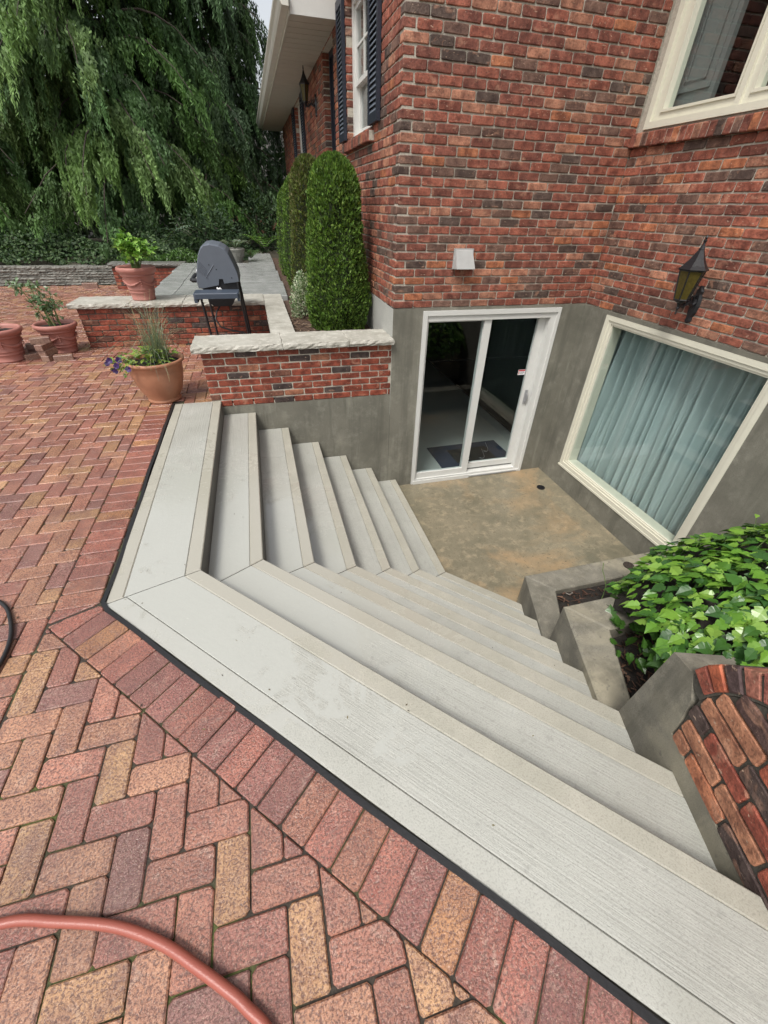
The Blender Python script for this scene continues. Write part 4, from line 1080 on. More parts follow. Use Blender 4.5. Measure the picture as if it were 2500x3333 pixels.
# herb on the wall
h=thing('herb_plant',(-1.474,6.70,.86),'bushy bright green herb growing in the pot on the coping','plant')
stm=MB(); lf=MB()
for k in range(46):
    a=random.uniform(0,6.28); sp=random.uniform(.02,.36)**1; hh=.34-sp*.45+random.uniform(-.04,.06)
    b=Vector((-1.474,6.70,.87)); e=b+Vector((math.cos(a)*sp,math.sin(a)*sp,max(.06,hh))); mid=b.lerp(e,.5)+Vector((0,0,.05))
    stm.tube([b+Vector((math.cos(a)*.04,math.sin(a)*.04,0)),mid,e],[.004,.003,.002],5)
    for j in range(17):
        p=mid.lerp(e,random.uniform(.2,1.1))+sphere_dir()*.035; d=(Vector((math.cos(a),math.sin(a),.35))+sphere_dir()*.9).normalized(); col=random.choice(GR); kx=random.uniform(.8,1.3)
        lobed(lf,p,d,(Vector((0,0,1))+sphere_dir()*.5).normalized(),random.uniform(.045,.075),random.uniform(.035,.055),tuple(x*kx for x in col))
stm.build('stem','stem_green',h,loc=(-1.474,6.7,.9)); lf.build('leaf','leaf',h,loc=(-1.474,6.7,1.0),kind='stuff')
# tomato
h=thing('tomato_plant',(-2.50,6.36,.31),'leggy grey-green tomato plant leaning out of the pink pot','plant')
stm=MB(); lf=MB()
for k in range(10):
    a=random.uniform(0,6.28); b=Vector((-2.50+math.cos(a)*.06,6.36+math.sin(a)*.06,.30)); tipx=random.uniform(-.36,.14); e=b+Vector((tipx,random.uniform(-.15,.15),random.uniform(.25,.52)-(.1 if tipx<-.25 else 0)))
    c1=b.lerp(e,.45)+Vector((-.02,0,.06)); pts=[b,b.lerp(c1,.6),c1,c1.lerp(e,.6)+Vector((0,0,.02)),e]; stm.tube(pts,[.006,.005,.0045,.003,.002],5)
    for j in range(11):
        t=random.uniform(.25,1); p=b.lerp(e,t)+Vector((0,0,.04*math.sin(t*3))); d=Vector((random.gauss(-.4,1),random.gauss(0,1),random.gauss(-.1,.4))).normalized()
        q=p+d*random.uniform(.04,.09); stm.tube([p,q],[.002,.001],4)
        for i in range(5):
            dd=(d+sphere_dir()*.9).normalized(); col=random.choice([(.13,.21,.10),(.17,.26,.14),(.10,.17,.08),(.22,.31,.19)])
            lobed(lf,p.lerp(q,.35+i*.16),dd,(Z+sphere_dir()*.5).normalized(),random.uniform(.03,.055),random.uniform(.022,.036),col)
stm.build('stem','stem_green',h,loc=(-2.5,6.36,.5)); lf.build('leaf','leaf',h,loc=(-2.5,6.36,.6),kind='stuff')
# succulent in the left pot
h=thing('succulent',(-2.97,6.08,.32),'small grey-green succulent in the leftmost pink pot','plant'); lf=MB()
for k in range(26):
    a=random.uniform(0,6.28); lobed(lf,Vector((-2.99,6.08,.33)),Vector((math.cos(a),math.sin(a),random.uniform(.3,2))),Z+Vector((-math.cos(a),-math.sin(a),0))*.5,random.uniform(.05,.10),.035,random.choice([(.16,.19,.17),(.12,.15,.14)]),3)
lf.build('leaf','leaf',h,loc=(-2.97,6.08,.35),kind='stuff')
# big pot planting: grass, trailing leaves, petunias
gr=thing('ornamental_grass',(-1.0,4.42,.36),'wispy blue-green ornamental grass arching out of the orange pot','grass plant')
m=MB()
for k in range(330):
    a=random.uniform(0,6.28); b=Vector((-.99+random.gauss(0,.035),4.43+random.gauss(0,.035),.35)); L=random.uniform(.32,.74); out=random.uniform(.05,.66)
    if k<110: L*=.8; out*=.35
    pts=[]; 
    for t in (0,.25,.5,.75,1): pts.append(b+Vector((math.cos(a)*out*t*t*.9+math.cos(a)*.05*t,math.sin(a)*out*t*t*.9+math.sin(a)*.05*t,L*t-out*.95*t**3.2*.7)))
    w=random.uniform(.0012,.0024); s=Vector((-math.sin(a),math.cos(a),0))*w; col=random.choice([(.16,.21,.15),(.22,.27,.17),(.11,.16,.12),(.30,.30,.17)])
    for i in range(4):
        ta=1-i/4*.6; tb=1-(i+1)/4*.75
        m.add([pts[i]-s*ta,pts[i]+s*ta,pts[i+1]+s*tb,pts[i+1]-s*tb],[(0,1,2,3)],0,col)
m.build('leaf','leaf',gr,loc=(-1,4.42,.5),kind='stuff')
tr=thing('trailing_plant',(-1.12,4.38,.38),'yellow-green trailing foliage filling the orange pot','plant'); m=MB()
for k in range(300):
    a=random.uniform(0,6.28); r=random.uniform(0,.23); p=Vector((-1.06+math.cos(a)*r*1.1,4.39+math.sin(a)*r,.37+random.uniform(0,.12)*(1-r*2)+.01))
    if k%4==0: p=Vector((-1.30+random.gauss(0,.05),4.33+random.gauss(0,.06),.38+random.gauss(0,.035)))
    if p.x>-.86 and random.random()<.7: continue
    d=(Vector((math.cos(a),math.sin(a),random.uniform(-.2,.7)))).normalized(); lobed(m,p,d,(Z+sphere_dir()*.5).normalized(),random.uniform(.03,.06),random.uniform(.028,.045),random.choice([(.22,.32,.05),(.15,.25,.04),(.28,.35,.07),(.10,.18,.04)]),random.choice([3,5]))
m.build('leaf','leaf',tr,loc=(-1.1,4.38,.4),kind='stuff')
pt=thing('petunia',(-1.33,4.3,.40),'dark purple petunias trailing over the left rim of the orange pot','flower')
for (x,y,z) in ((-1.405,4.28,.405),(-1.345,4.24,.345),(-1.32,4.22,.395),(-1.30,4.27,.43),(-1.38,4.30,.335),(-1.375,4.27,.43),(-1.22,4.17,.375)):
    m=MB(); n=Vector((-.3+random.gauss(0,.3),-1,.25+random.gauss(0,.3))).normalized(); s=n.cross(Z).normalized(); u=s.cross(n); c=Vector((x,y,z)); vs=[c-n*.012]
    for k in range(15):
        a=k/15*6.283; r=.027*(1+.13*math.cos(a*5)); vs.append(c+(s*math.cos(a)+u*math.sin(a))*r+n*(.004*math.cos(a*5)))
    m.add(vs,[(0,1+k,1+(k+1)%15) for k in range(15)]); m.build('bloom','petunia',pt,loc=c)

# ------------------------------------------------------------------ loose bricks
def loose(x,y,z,rz,L=.2,Wd=.095,H=.062,label='',tilt=0):
    m=MB(); p=[(-L/2,-Wd/2),(L/2,-Wd/2),(L/2,Wd/2),(-L/2,Wd/2)]; p=cut_corners(p,.006)
    c,s=math.cos(rz),math.sin(rz); m.prism([(x+a*c-b*s,y+a*s+b*c) for a,b in p],z,z+H,.005,0,random.choice([(.30,.19,.14),(.25,.15,.11),(.34,.23,.17)]))
    o=m.build('loose_brick','paver',None,loc=(x,y,z)); tag(o,label,'brick','loose bricks piled between the pink pots')
LB=[(-2.40,5.97,0,.25,'single brick lying on the paving in front of the tomato pot'),
 (-2.56,6.02,0,1.35,'bottom brick of the leaning stack before the tomato pot'),(-2.56,6.03,.063,1.2,'second brick up of the stack before the tomato pot'),(-2.575,6.02,.126,1.3,'third brick up of the stack before the tomato pot'),(-2.60,6.05,.189,.35,'topmost brick crowning the stack between the pots'),
 (-2.76,6.10,0,.6,'flat brick on the paving left of the stack'),(-2.78,6.30,0,.1,'bottom brick of the rear pile between the pots'),(-2.78,6.30,.063,.3,'middle brick of the rear pile between the pots'),(-2.72,6.33,.126,.5,'top brick of the rear pile between the pots'),(-2.88,6.34,.126,.0,'brick tucked high against the leftmost pot')]
LB[-1]=(-2.93,6.42,0,.0,'brick on the ground tucked behind the leftmost pot')
for x,y,z,rz,l in LB: loose(x,y,z,rz,label=l)
loose(-3.55,11.55,0,.1,L=.30,Wd=.1,H=.10,label='lone brick on the paving in front of the flagstone wall')

# ------------------------------------------------------------------ grill
bb_=thing('gas_grill',(-.43,5.85,0),'dark grey gas grill with closed lid standing behind the low wall','barbecue grill')
def extr(m,prof,y0,y1,mi=0):
    n=len(prof); b=len(m.v); m.v+=[(x,y0,z) for x,z in prof]+[(x,y1,z) for x,z in prof]
    m.f.append(list(range(n))); m.m.append(mi); m.c.append((1,1,1)); m.f.append([b+n+i for i in reversed(range(n))]); m.m.append(mi); m.c.append((1,1,1)); m.f[-2]=[b+i for i in range(n)]
    for i in range(n):
        j=(i+1)%n; m.f.append([b+i,b+j,b+n+j,b+n+i]); m.m.append(mi); m.c.append((1,1,1))
hood=[(-.655,.795),(-.660,.865),(-.640,.95),(-.617,1.04),(-.585,1.13),(-.545,1.195),(-.515,1.220),(-.446,1.231),(-.352,1.215),(-.290,1.180),(-.262,1.150),(-.222,1.045),(-.190,.945),(-.185,.86),(-.205,.853),(-.36,.838),(-.365,.886),(-.41,.886),(-.425,.822),(-.61,.790)]
m=MB()
def shrink(pr,k,c=(-.43,.95)): return [(c[0]+(x-c[0])*k,c[1]+(z-c[1])*k) for x,z in pr]
yA,yB=5.66,6.24
h1=shrink(hood,.95)
n=len(hood)
rings=[(h1,yA),(hood,yA+.035),(hood,yB-.035),(h1,yB)]
for pr,y in rings: m.v+=[(x,y,z) for x,z in pr]
for L in range(3):
    for i in range(n):
        j=(i+1)%n; m.f.append([L*n+i,L*n+j,(L+1)*n+j,(L+1)*n+i]); m.m.append(0); m.c.append((1,1,1))
m.f.append(list(range(n))); m.m.append(0); m.c.append((1,1,1)); m.f.append([3*n+i for i in reversed(range(n))]); m.m.append(0); m.c.append((1,1,1))
lid=m.build('lid','grill_paint',bb_,loc=(-.43,5.95,1.0))
for k in range(5):  # embossed ribs
    z0=.93+k*.022; m=MB(); m.tube([(-.615+k*.006,yA-.001,z0+.05),(-.53,yA-.001,z0-.035)],.005,5); m.build('rib','grill_paint',lid,loc=(-.58,yA,z0))
m=MB(); m.tube([(-.55,yA-.001,.905),(-.44,yA-.001,1.03)],.0045,5); m.build('rib','grill_paint',lid,loc=(-.5,yA,.96))
for (x,z) in ((-.49,1.03),(-.42,.985),(-.27,.90)):
    m=MB(); m.tube([(x,yA-.002,z),(x,yA+.01,z)],.007,8); m.build('bolt','grill_dark',lid,loc=(x,yA,z))
m=MB(); m.tube([(-.65,yA+.05,.872),(-.70,yA+.05,.872),(-.715,yA+.08,.874),(-.715,yB-.08,.874),(-.70,yB-.05,.872),(-.65,yB-.05,.872)],.021,10); m.build('handle','grill_dark',bb_,loc=(-.71,5.95,.87))
m=MB(); m.tube([(-.648,5.95,.93),(-.668,5.95,.93)],.03,14); m.build('thermometer','grey_metal',bb_,loc=(-.66,5.95,.93))
m=MB(); extr(m,[(-.615,.80),(-.60,.72),(-.545,.62),(-.52,.60),(-.33,.60),(-.30,.63),(-.225,.76),(-.215,.86),(-.40,.89)],yA+.03,yB-.03); m.build('firebox','grill_dark',bb_,loc=(-.43,5.95,.7))
m=MB(); m.tube([(-.455,yA+.0,.80),(-.43,yA-.005,.785),(-.42,yA-.005,.80),(-.40,yA-.005,.775),(-.415,yA-.005,.765),(-.39,yA,.755)],.012,6); m.build('bracket','sticker_white',bb_,loc=(-.42,yA,.78))
m=MB(); m.prism(cut_corners([(-.69,5.36),(-.205,5.36),(-.205,5.63),(-.69,5.63)],.015),.735,.790,.008); m.box(-.69,-.655,5.37,5.62,.695,.735); m.box(-.235,-.205,5.37,5.62,.705,.735); m.build('side_shelf','shelf_plastic',bb_,loc=(-.45,5.5,.76))
m=MB(); m.prism(cut_corners([(-.69,6.28),(-.205,6.28),(-.205,6.52),(-.69,6.52)][:4],.015),.735,.785,.008); 
m.build('side_shelf','shelf_plastic',bb_,loc=(-.45,6.4,.76)) if False else None
for a,b in (((-.645,5.62,.73),(-.60,5.62,.0)),((-.215,5.66,.86),(-.165,5.62,.0)),((-.625,6.25,.73),(-.60,6.25,.0)),((-.215,6.25,.80),(-.165,6.25,.0))):
    m=MB(); m.tube([a,b],.014,8); m.build('leg','black_metal',bb_,loc=b)
m=MB()
for k in range(14): m.tube([(-.61+k*.034,5.60,.16),(-.61+k*.034,6.26,.16)],.003,4)
m.tube([(-.61,5.60,.16),(-.165,5.60,.16)],.006,5); m.tube([(-.61,6.26,.16),(-.165,6.26,.16)],.006,5); m.build('wire_shelf','black_metal',bb_,loc=(-.4,5.9,.16))
m=MB(); m.tube([(-.45,5.9,.60),(-.52,5.85,.52),(-.55,5.8,.44),(-.50,5.75,.36),(-.40,5.72,.33),(-.25,5.7,.30),(-.10,5.65,.22),(-.02,5.6,.10),(.0,5.5,.02)],.010,7); m.build('gas_hose','black_rubber',bb_,loc=(-.3,5.7,.3))

# ------------------------------------------------------------------ hoses
def smooth_pts(P,n=8):
    P=[Vector(p) for p in P]; out=[]
    for i in range(len(P)-1):
        p0=P[max(i-1,0)];p1=P[i];p2=P[i+1];p3=P[min(i+2,len(P)-1)]
        for k in range(n):
            t=k/n; out.append(.5*((2*p1)+(p2-p0)*t+(2*p0-5*p1+4*p2-p3)*t*t+(3*p1-p0-3*p2+p3)*t**3))
    out.append(P[-1]); return out
hz=.0165
P=[(-8.4,1.2,hz),(-6.5,-.4,hz),(-4.2,-.6,hz),(-2.8,-.15,hz),(-1.9,.20,hz),(-1.45,.38,hz),(-1.15,.46,hz),(-.908,.474,hz),(-.76,.438,hz),(-.607,.387,hz),(-.482,.32,hz),(-.39,.252,hz),(-.32,.197,hz),(-.27,.153,hz),(-.20,.07,hz),(-.12,-.15,hz),(-.15,-.5,hz),(-.5,-.9,hz),(-1.4,-1.3,hz),(-3.0,-1.4,hz)]
m=MB(); m.tube(smooth_pts(P),.0135,14); o=m.build('garden_hose','hose_red',None,loc=(-.6,.38,hz),smooth=True); tag(o,'rust-red garden hose curving across the herringbone paving','hose')
P=[(-8.3,3.0,.012),(-5.5,2.4,.012),(-3.4,2.1,.012),(-2.2,1.85,.012),(-1.7,1.86,.012),(-1.48,1.80,.012),(-1.385,1.73,.012),(-1.325,1.63,.012),(-1.285,1.53,.012),(-1.268,1.43,.012),(-1.275,1.34,.012),(-1.32,1.24,.012),(-1.45,1.1,.012),(-1.8,.95,.012),(-3.2,.9,.012),(-5.5,1.3,.012),(-8.2,1.6,.012)]
m=MB(); m.tube(smooth_pts(P),.009,12); o=m.build('rubber_hose','black_rubber',None,loc=(-1.3,1.5,.012),smooth=True); tag(o,'thin black rubber hose looping in from the side of the paving','hose')

# ------------------------------------------------------------------ stepped concrete planter
pl=thing('stepped_planter',(1.9,2.09,ZF),'weathered concrete planter stepping up beside the stairs','planter')
def SP(s,w): # point at distance s along the side line, w inward (to the right)
    p=SA+SE*s-SN*w; return (p.x,p.y)
def tier(s0,s1,z0,z1,front_t,left_t,parent,front_y=None,skew=0.0):
    y0=(SA+SE*s0).y; y1=(SA+SE*s1).y
    a=SP(s0,0); b=SP(s1,0)
    ai=(a[0]+left_t,y0-front_t); bi=(b[0]+left_t,y1-.0)
    m=MB()
    # left wall
    q=[a,b,bi,ai]; q=q if area(q)>0 else q[::-1]; m.prism(q,z0,z1,.010)
    # front wall
    q=[a,ai,(XW-.012,y0-front_t),(XW-.012,y0)]; q=q if area(q)>0 else q[::-1]; m.prism(q,z0,z1+.0,.010)
    return m.build('planter_wall','planter_concrete',parent,loc=(a[0],a[1],z1))
tier(0,.735,ZF-.02,-.937,.215,.165,pl)
tier(.72,1.52,ZF-.02,-.492,.235,.175,pl)
# tier 3: tall sloping block up to the brick wall
m=MB(); a0=SP(1.497,0); T1=(SA+SE*1.546); 
def P3(s,w,z): p=SP(s,w); return (p[0],p[1],z)
vs=[P3(1.497,0,-1.2),P3(1.497,0,-.40),P3(1.548,0,.205),P3(1.66,0,.235),P3(1.72,0,.15),P3(1.742,0,.03),P3(1.745,0,-.045),P3(2.9,0,-.055),P3(2.9,0,-1.2)]
vw=[P3(1.497,.19,-1.2),P3(1.497,.19,-.40),P3(1.548,.19,.205),P3(1.66,.19,.235),P3(1.72,.19,.15),P3(1.742,.19,.03),P3(1.745,.19,-.045),P3(2.9,.19,-.055),P3(2.9,.19,-1.2)]
k=len(vs); m.add(vs+vw,[tuple(reversed(range(k))),tuple(range(k,2*k))]+[(i,(i+1)%k,k+(i+1)%k,k+i) for i in range(k)])
a=SP(1.50,.19); m.box(a[0]-.1,XW-.012,a[1]-.25,a[1]-.02,-1.2,.10)
m.build('planter_wall','planter_concrete',pl,loc=(a0[0],a0[1],0))
for (s0,s1,z,ya,yb) in ((0,.72,-.995,1.46,1.88),(.72,1.5,-.60,.70,1.26)):
    a=SP(s0,.15); b=SP(s1,.15); m=MB(); m.grid(lambda u,v:((a[0]+(b[0]-a[0])*v)+(XW-.02-(a[0]+(b[0]-a[0])*v))*u,yb+(ya-yb)*v,z+random.uniform(-.008,.008)),30,12); m.build('planter_soil','black_soil',pl,loc=(2.6,ya,z))
# bark flakes in the trough
ch=MB()
for k in range(700):
    if k<450: x=random.uniform(2.05,3.2); y=random.uniform(1.5,1.86); z=-.985
    else: x=random.uniform(1.72,2.2); y=random.uniform(.8,1.2); z=-.59
    a=random.uniform(0,6.28); l=random.uniform(.005,.028); w=random.uniform(.002,.006); z+=random.uniform(0,.012)
    c=random.choice([(.10,.05,.035),(.16,.09,.06),(.05,.03,.02),(.22,.2,.18) if k%9==0 else (.08,.04,.03)])
    dx_,dy_=math.cos(a)*l,math.sin(a)*l; ex,ey=-math.sin(a)*w,math.cos(a)*w
    ch.add([(x-dx_-ex,y-dy_-ey,z),(x+dx_-ex,y+dy_-ey,z+.005),(x+dx_+ex,y+dy_+ey,z+.007),(x-dx_+ex,y-dy_+ey,z+.002)],[(0,1,2,3)],0,c)
ch.build('bark_flakes','needle',None,kind='stuff')
# drain cap on first tier
cp=thing('drain_cap',(2.884,1.975,-.936),'small round rusty cap on the lowest planter wall','cap')
m=MB(); m.lathe([(.045,-.936),(.046,-.926),(.040,-.922),(.030,-.925),(.012,-.923),(.0005,-.922)],2.884,1.975,20); m.build('lid','bark',cp,loc=(2.884,1.975,-.936))
m=MB()
for k in range(6):
    a=k*math.pi/3; m.tube([(2.884+.012*math.cos(a),1.975+.012*math.sin(a),-.921),(2.884+.036*math.cos(a),1.975+.036*math.sin(a),-.920)],.003,4)
m.build('rib','bark',cp,loc=(2.884,1.975,-.92))

# curved brick wall rising beside the stairs
cw=thing('curved_brick_wall',(1.2,.1,0),'old red brick wall with a curved rowlock end beside the lower right steps','wall')
E3=Vector((SE.x,SE.y,0)); N3=Vector((SN.x,SN.y,0)); O3=Vector((SA.x,SA.y,0))
CS,CZ2,RO_,RI=2.15,.10,.517,.425
def prof_z(s):
    if s<CS-RI: return None
    if s<CS: return CZ2+math.sqrt(max(0,RI*RI-(CS-s)**2))
    return CZ2+RI
m=MB(); ss=[CS-RI]+list(np.linspace(CS-RI+.01,CS,14))+[3.4]
outl=[(1.748,-.05)]+[(s,max(-.05,prof_z(s)-.012)) for s in ss[1:]]+[(3.4,-.05)]
front=[O3+E3*s-N3*.008+Z*z for s,z in outl]; back=[O3+E3*s-N3*.20+Z*z for s,z in outl]; k=len(front)
m.add(front+back,[tuple(range(k)),tuple(reversed(range(k,2*k)))]+[(i,k+i,k+(i+1)%k,(i+1)%k) for i in range(k)]); m.build('core','dark_mortar',cw,loc=tuple(O3+E3*2.2))
def wt():
    return random.choice([(.30,.085,.05),(.33,.10,.055),(.26,.07,.045),(.38,.15,.08),(.085,.05,.045),(.07,.05,.045),(.36,.17,.10)])
specs=[]; z=-.052; i=0; CH=.0765
while z<CZ2+RI-.03:
    u=1.748-(.12 if i%2==0 else .0); first=True
    seq={0:[.088,.213,.22,.22],1:[.216,.216,.22],2:[.10,.21,.22]}.get(i,[.22]*4)
    u=1.748 if i<2 else CS-math.sqrt(max(.0001,RI*RI-(max(z+CH*.4-CZ2,0))**2))+.006
    k_=0
    while u<3.35:
        L=seq[k_] if k_<len(seq) else .22; k_+=1
        zt=z+CH-.012
        pz=prof_z(max(u,CS-RI+.002))
        top=zt
        if pz is not None and i>=2 and u+L/2<CS: top=min(zt,prof_z(max(u+L*.35,CS-RI+.01))-.008)
        if top-z>.02 and not (z>CZ2+RI-.02):
            top=min(top,CZ2+RI-.006)
            specs.append(dict(O=O3,U=E3,V=Z,N=N3,u0=u+.006,u1=u+L-.006,v0=z,v1=top,depth=.09,col=wt(),wear=.003))
        u+=L
    z+=CH; i+=1
for s in specs: s['V']=Z
emit_bricks(specs,cw,80)
# rowlock arch: bricks set radially, running through the wall thickness
def arch_brick(a0,a1,r0,r1,col):
    m=MB(); g_=.006
    def Q(a,r,n): return O3+E3*(CS-math.cos(a)*r)+Z*(CZ2+math.sin(a)*r)+N3*n
    da=g_/r1; j=lambda: random.uniform(-.002,.002)
    n1=.006+random.uniform(-.003,.006)
    pts=[(a0+da,r0),(a1-da,r0),(a1-da,r1+j()),(a0+da,r1+j())]
    e=.005
    ins=[(a0+da+e/r1,r0+e),(a1-da-e/r1,r0+e),(a1-da-e/r1,r1-e),(a0+da+e/r1,r1-e)]
    vs=[Q(a,r,n1) for a,r in ins]+[Q(a,r,n1-e) for a,r in pts]+[Q(a,r,-.20) for a,r in pts]
    fs=[(0,1,2,3)]
    for q in range(4): p=(q+1)%4; fs+=[(4+q,4+p,p,q),(8+q,8+p,4+p,4+q)]
    fs.append((11,10,9,8)); m.add(vs,fs,0,col); m.build('coping_brick','brick',cw,loc=Q((a0+a1)/2,(r0+r1)/2,0))
a=.30
cc=[(.30,.09,.06),(.36,.10,.05),(.075,.05,.05),(.34,.14,.10),(.30,.10,.08),(.38,.17,.11)]
for k in range(9):
    a1=a+.145
    if a1>1.6: break
    arch_brick(a,a1,RI+.004,RO_,cc[k%6]); a=a1
u=CS
while u<3.3:
    m=MB(); bar(m,O3,E3,Z,N3,u+.004,u+.066,CZ2+RI+.004,CZ2+RO_+random.uniform(-.003,.003),-.20,.006+random.uniform(-.002,.004)); m.c=[wt()]*len(m.c); m.build('coping_brick','brick',cw,loc=tuple(O3+E3*(u+.03)+Z*.55)); u+=.072
m=MB(); front=[]
aa=np.linspace(.22,1.57,14)
for q,(ra,n0,n1) in enumerate([(RO_-.012,-.19,-.002)]):
    vs=[]
    for a in aa:
        for (r,n) in ((RI-.005,n1),(ra,n1),(ra,n0),(RI-.005,n0)): vs.append(O3+E3*(CS-math.cos(a)*r)+Z*(CZ2+math.sin(a)*r)+N3*n)
    fs=[(0,1,2,3)]
    for i in range(len(aa)-1):
        for k in range(4): fs.append((i*4+k,i*4+(k+1)%4,(i+1)*4+(k+1)%4,(i+1)*4+k))
    m.add(vs,fs)
m.build('mortar_bed','dark_mortar',cw,loc=tuple(O3+E3*2))
# fill behind the curved wall (soil of the upper bed)
m=MB(); m.grid(lambda u,v:(1.45+u*2.0,-2.5+v*3.05,.36+.02*math.sin(u*9)*math.sin(v*7)),10,12)
m.build('upper_bed','black_soil',None,kind='structure') if False else None
m=MB(); p0=SP(1.9,.2); p1=SP(4.6,.2)
m.add([(p0[0],p0[1],.40),(p1[0],p1[1],.40),(XW-.02,p1[1],.40),(XW-.02,p0[1],.40)],[(0,1,2,3)]); m.build('upper_bed','black_soil',None,kind='structure')

# ------------------------------------------------------------------ ivy
iv=thing('ivy',(2.4,1.1,-.5),'glossy green ivy spilling over the stepped concrete planter','ivy')
# height field of the mound
def mound(x,y):
    # crest runs along the wall, falls towards the troughs
    d=1.0-((x-2.95)/1.15)**2*.75-((y-.75)/.92)**2
    return d
pts=[]
tries=0
while len(pts)<1900 and tries<60000:
    tries+=1
    x=random.uniform(1.70,3.44); y=random.uniform(.15,1.72)
    q=mound(x,y)
    if q<.02: continue
    z=-.56+.86*math.sqrt(q)*(.75+.0)+.05*math.sin(x*8)*math.sin(y*9)+random.uniform(-.05,.02)
    # keep clear of the tall concrete block and brick wall: leaves lie behind their inner face
    rel=Vector((x,y))-SA; w=-(rel.dot(SN)); s=rel.dot(SE)
    if w<(.20 if s>1.45 else .31+.10*max(0,1.0-s)): continue
    if s>1.45: z=max(z,.12+random.uniform(-.03,.10)) if w<.5 else max(z,.05+random.uniform(-.02,.14))
    pts.append((x,y,z))
cand=[]
for p in pts:
    x,y,z=p; e=.05
    gx=(mound(x+e,y)-mound(x-e,y))/(2*e); gy=(mound(x,y+e)-mound(x,y-e))/(2*e)
    n=Vector((-gx*.5,-gy*.5,1.0)); n=Vector((-gx*.35*-1*-1,-gy*.35,1)).normalized()
    n=(n+sphere_dir()*.42).normalized()
    down=Vector((gx,gy,0))*-1; 
    d=(down+sphere_dir()*.8); d=(d-n*d.dot(n)).normalized()
    L=random.uniform(.042,.092); c=random.choice([(.11,.245,.032),(.08,.19,.026),(.155,.30,.042),(.05,.135,.025),(.20,.345,.06),(.038,.10,.026)])
    cand.append((rank((x,y,z),L*L),Vector(p),d,n,L,c))
cand.sort(key=lambda c:-c[0])
rest=MB()
def ivy_leaf(mb,c,D,N,L,col):
    D=D.normalized(); S=D.cross(N).normalized(); N=S.cross(D)
    pr=[(-.10,.16),(.02,.40),(.13,.56),(.27,.42),(.38,.54),(.52,.46),(.66,.29),(.84,.13)]
    W=L*.78
    cup=random.uniform(.05,.6); droop=random.uniform(.0,.5)
    def pt(t,w): return c+D*(L*t)+S*(W*w)+N*(abs(w)*W*cup-L*droop*max(0,t)**2-abs(w)**2*W*.35)
    V_=[pt(0,0),pt(.30,0),pt(.60,0),pt(1.0,0)]+[pt(t,w) for t,w in pr]+[pt(t,-w) for t,w in pr]
    l=4; r=12; f=[]
    fan=[(0,l,l+1),(0,l+1,l+2),(0,l+2,l+3),(0,l+3,1),(1,l+3,l+4),(1,l+4,l+5),(1,l+5,2),(2,l+5,l+6),(2,l+6,l+7),(2,l+7,3)]
    for a,b,c2 in fan: 
        f.append((a,c2,b)); mir=lambda k:k if k<4 else k+8
        f.append((mir(a),mir(b),mir(c2)))
    k0=len(mb.c); mb.add(V_,f,0,col)
for i,(w,p,d,n,L,c) in enumerate(cand):
    if i<300 and w>0:
        m=MB(); ivy_leaf(m,p,d,n,L,c); m.build('leaf','leaf',iv,loc=p)
    else: ivy_leaf(rest,p,d,n,L,c)
rng2=random.Random(3)
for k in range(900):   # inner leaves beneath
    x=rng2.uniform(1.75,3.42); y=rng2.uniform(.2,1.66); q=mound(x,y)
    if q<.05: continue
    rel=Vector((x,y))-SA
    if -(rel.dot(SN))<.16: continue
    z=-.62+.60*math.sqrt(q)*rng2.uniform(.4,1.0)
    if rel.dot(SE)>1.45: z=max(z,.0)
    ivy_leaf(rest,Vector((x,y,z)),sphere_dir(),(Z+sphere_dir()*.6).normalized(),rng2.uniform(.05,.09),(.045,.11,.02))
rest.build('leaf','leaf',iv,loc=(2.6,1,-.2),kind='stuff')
m=MB()
for k in range(12):
    b=Vector((random.uniform(1.9,2.6),random.uniform(.4,1.5),-.5)); q=max(0,mound(b.x,b.y)); b.z=-.6+.6*math.sqrt(q)
    if -((Vector((b.x,b.y))-SA).dot(SN))<.2: continue
    pts_=[b]; d=sphere_dir(); d.z=.2
    for j in range(5): d=(d+sphere_dir()*.4).normalized(); pts_.append(pts_[-1]+d*.06)
    m.tube(pts_,.0022,4)
for k in range(12):   # upright tendrils along the crest
    b=Vector((random.uniform(2.6,3.42),random.uniform(.95,1.45),-.1)); q=max(0,mound(b.x,b.y)); b.z=-.56+.62*math.sqrt(q)
    e=b+Vector((random.gauss(0,.03),random.gauss(0,.03),random.uniform(.08,.16))); m.tube([b,b.lerp(e,.5)+Vector((.01,0,0)),e],.002,4)
    mm=MB(); ivy_leaf(mm,e,Vector((random.gauss(0,1),random.gauss(0,1),.3)),Z,.035,(.16,.28,.05)); mm.build('leaf','leaf',iv,loc=e)
m.build('stem','stem_green',iv,loc=(2.6,1,-.3),kind='stuff')
m=MB(); m.grid(lambda u,v:(1.95+u*1.5,.45+v*1.1,-.66+.62*math.sqrt(max(0,mound(1.95+u*1.5,.45+v*1.1)))),16,12); m.build('root_mass','black_soil',iv,loc=(2.6,1,-.5))

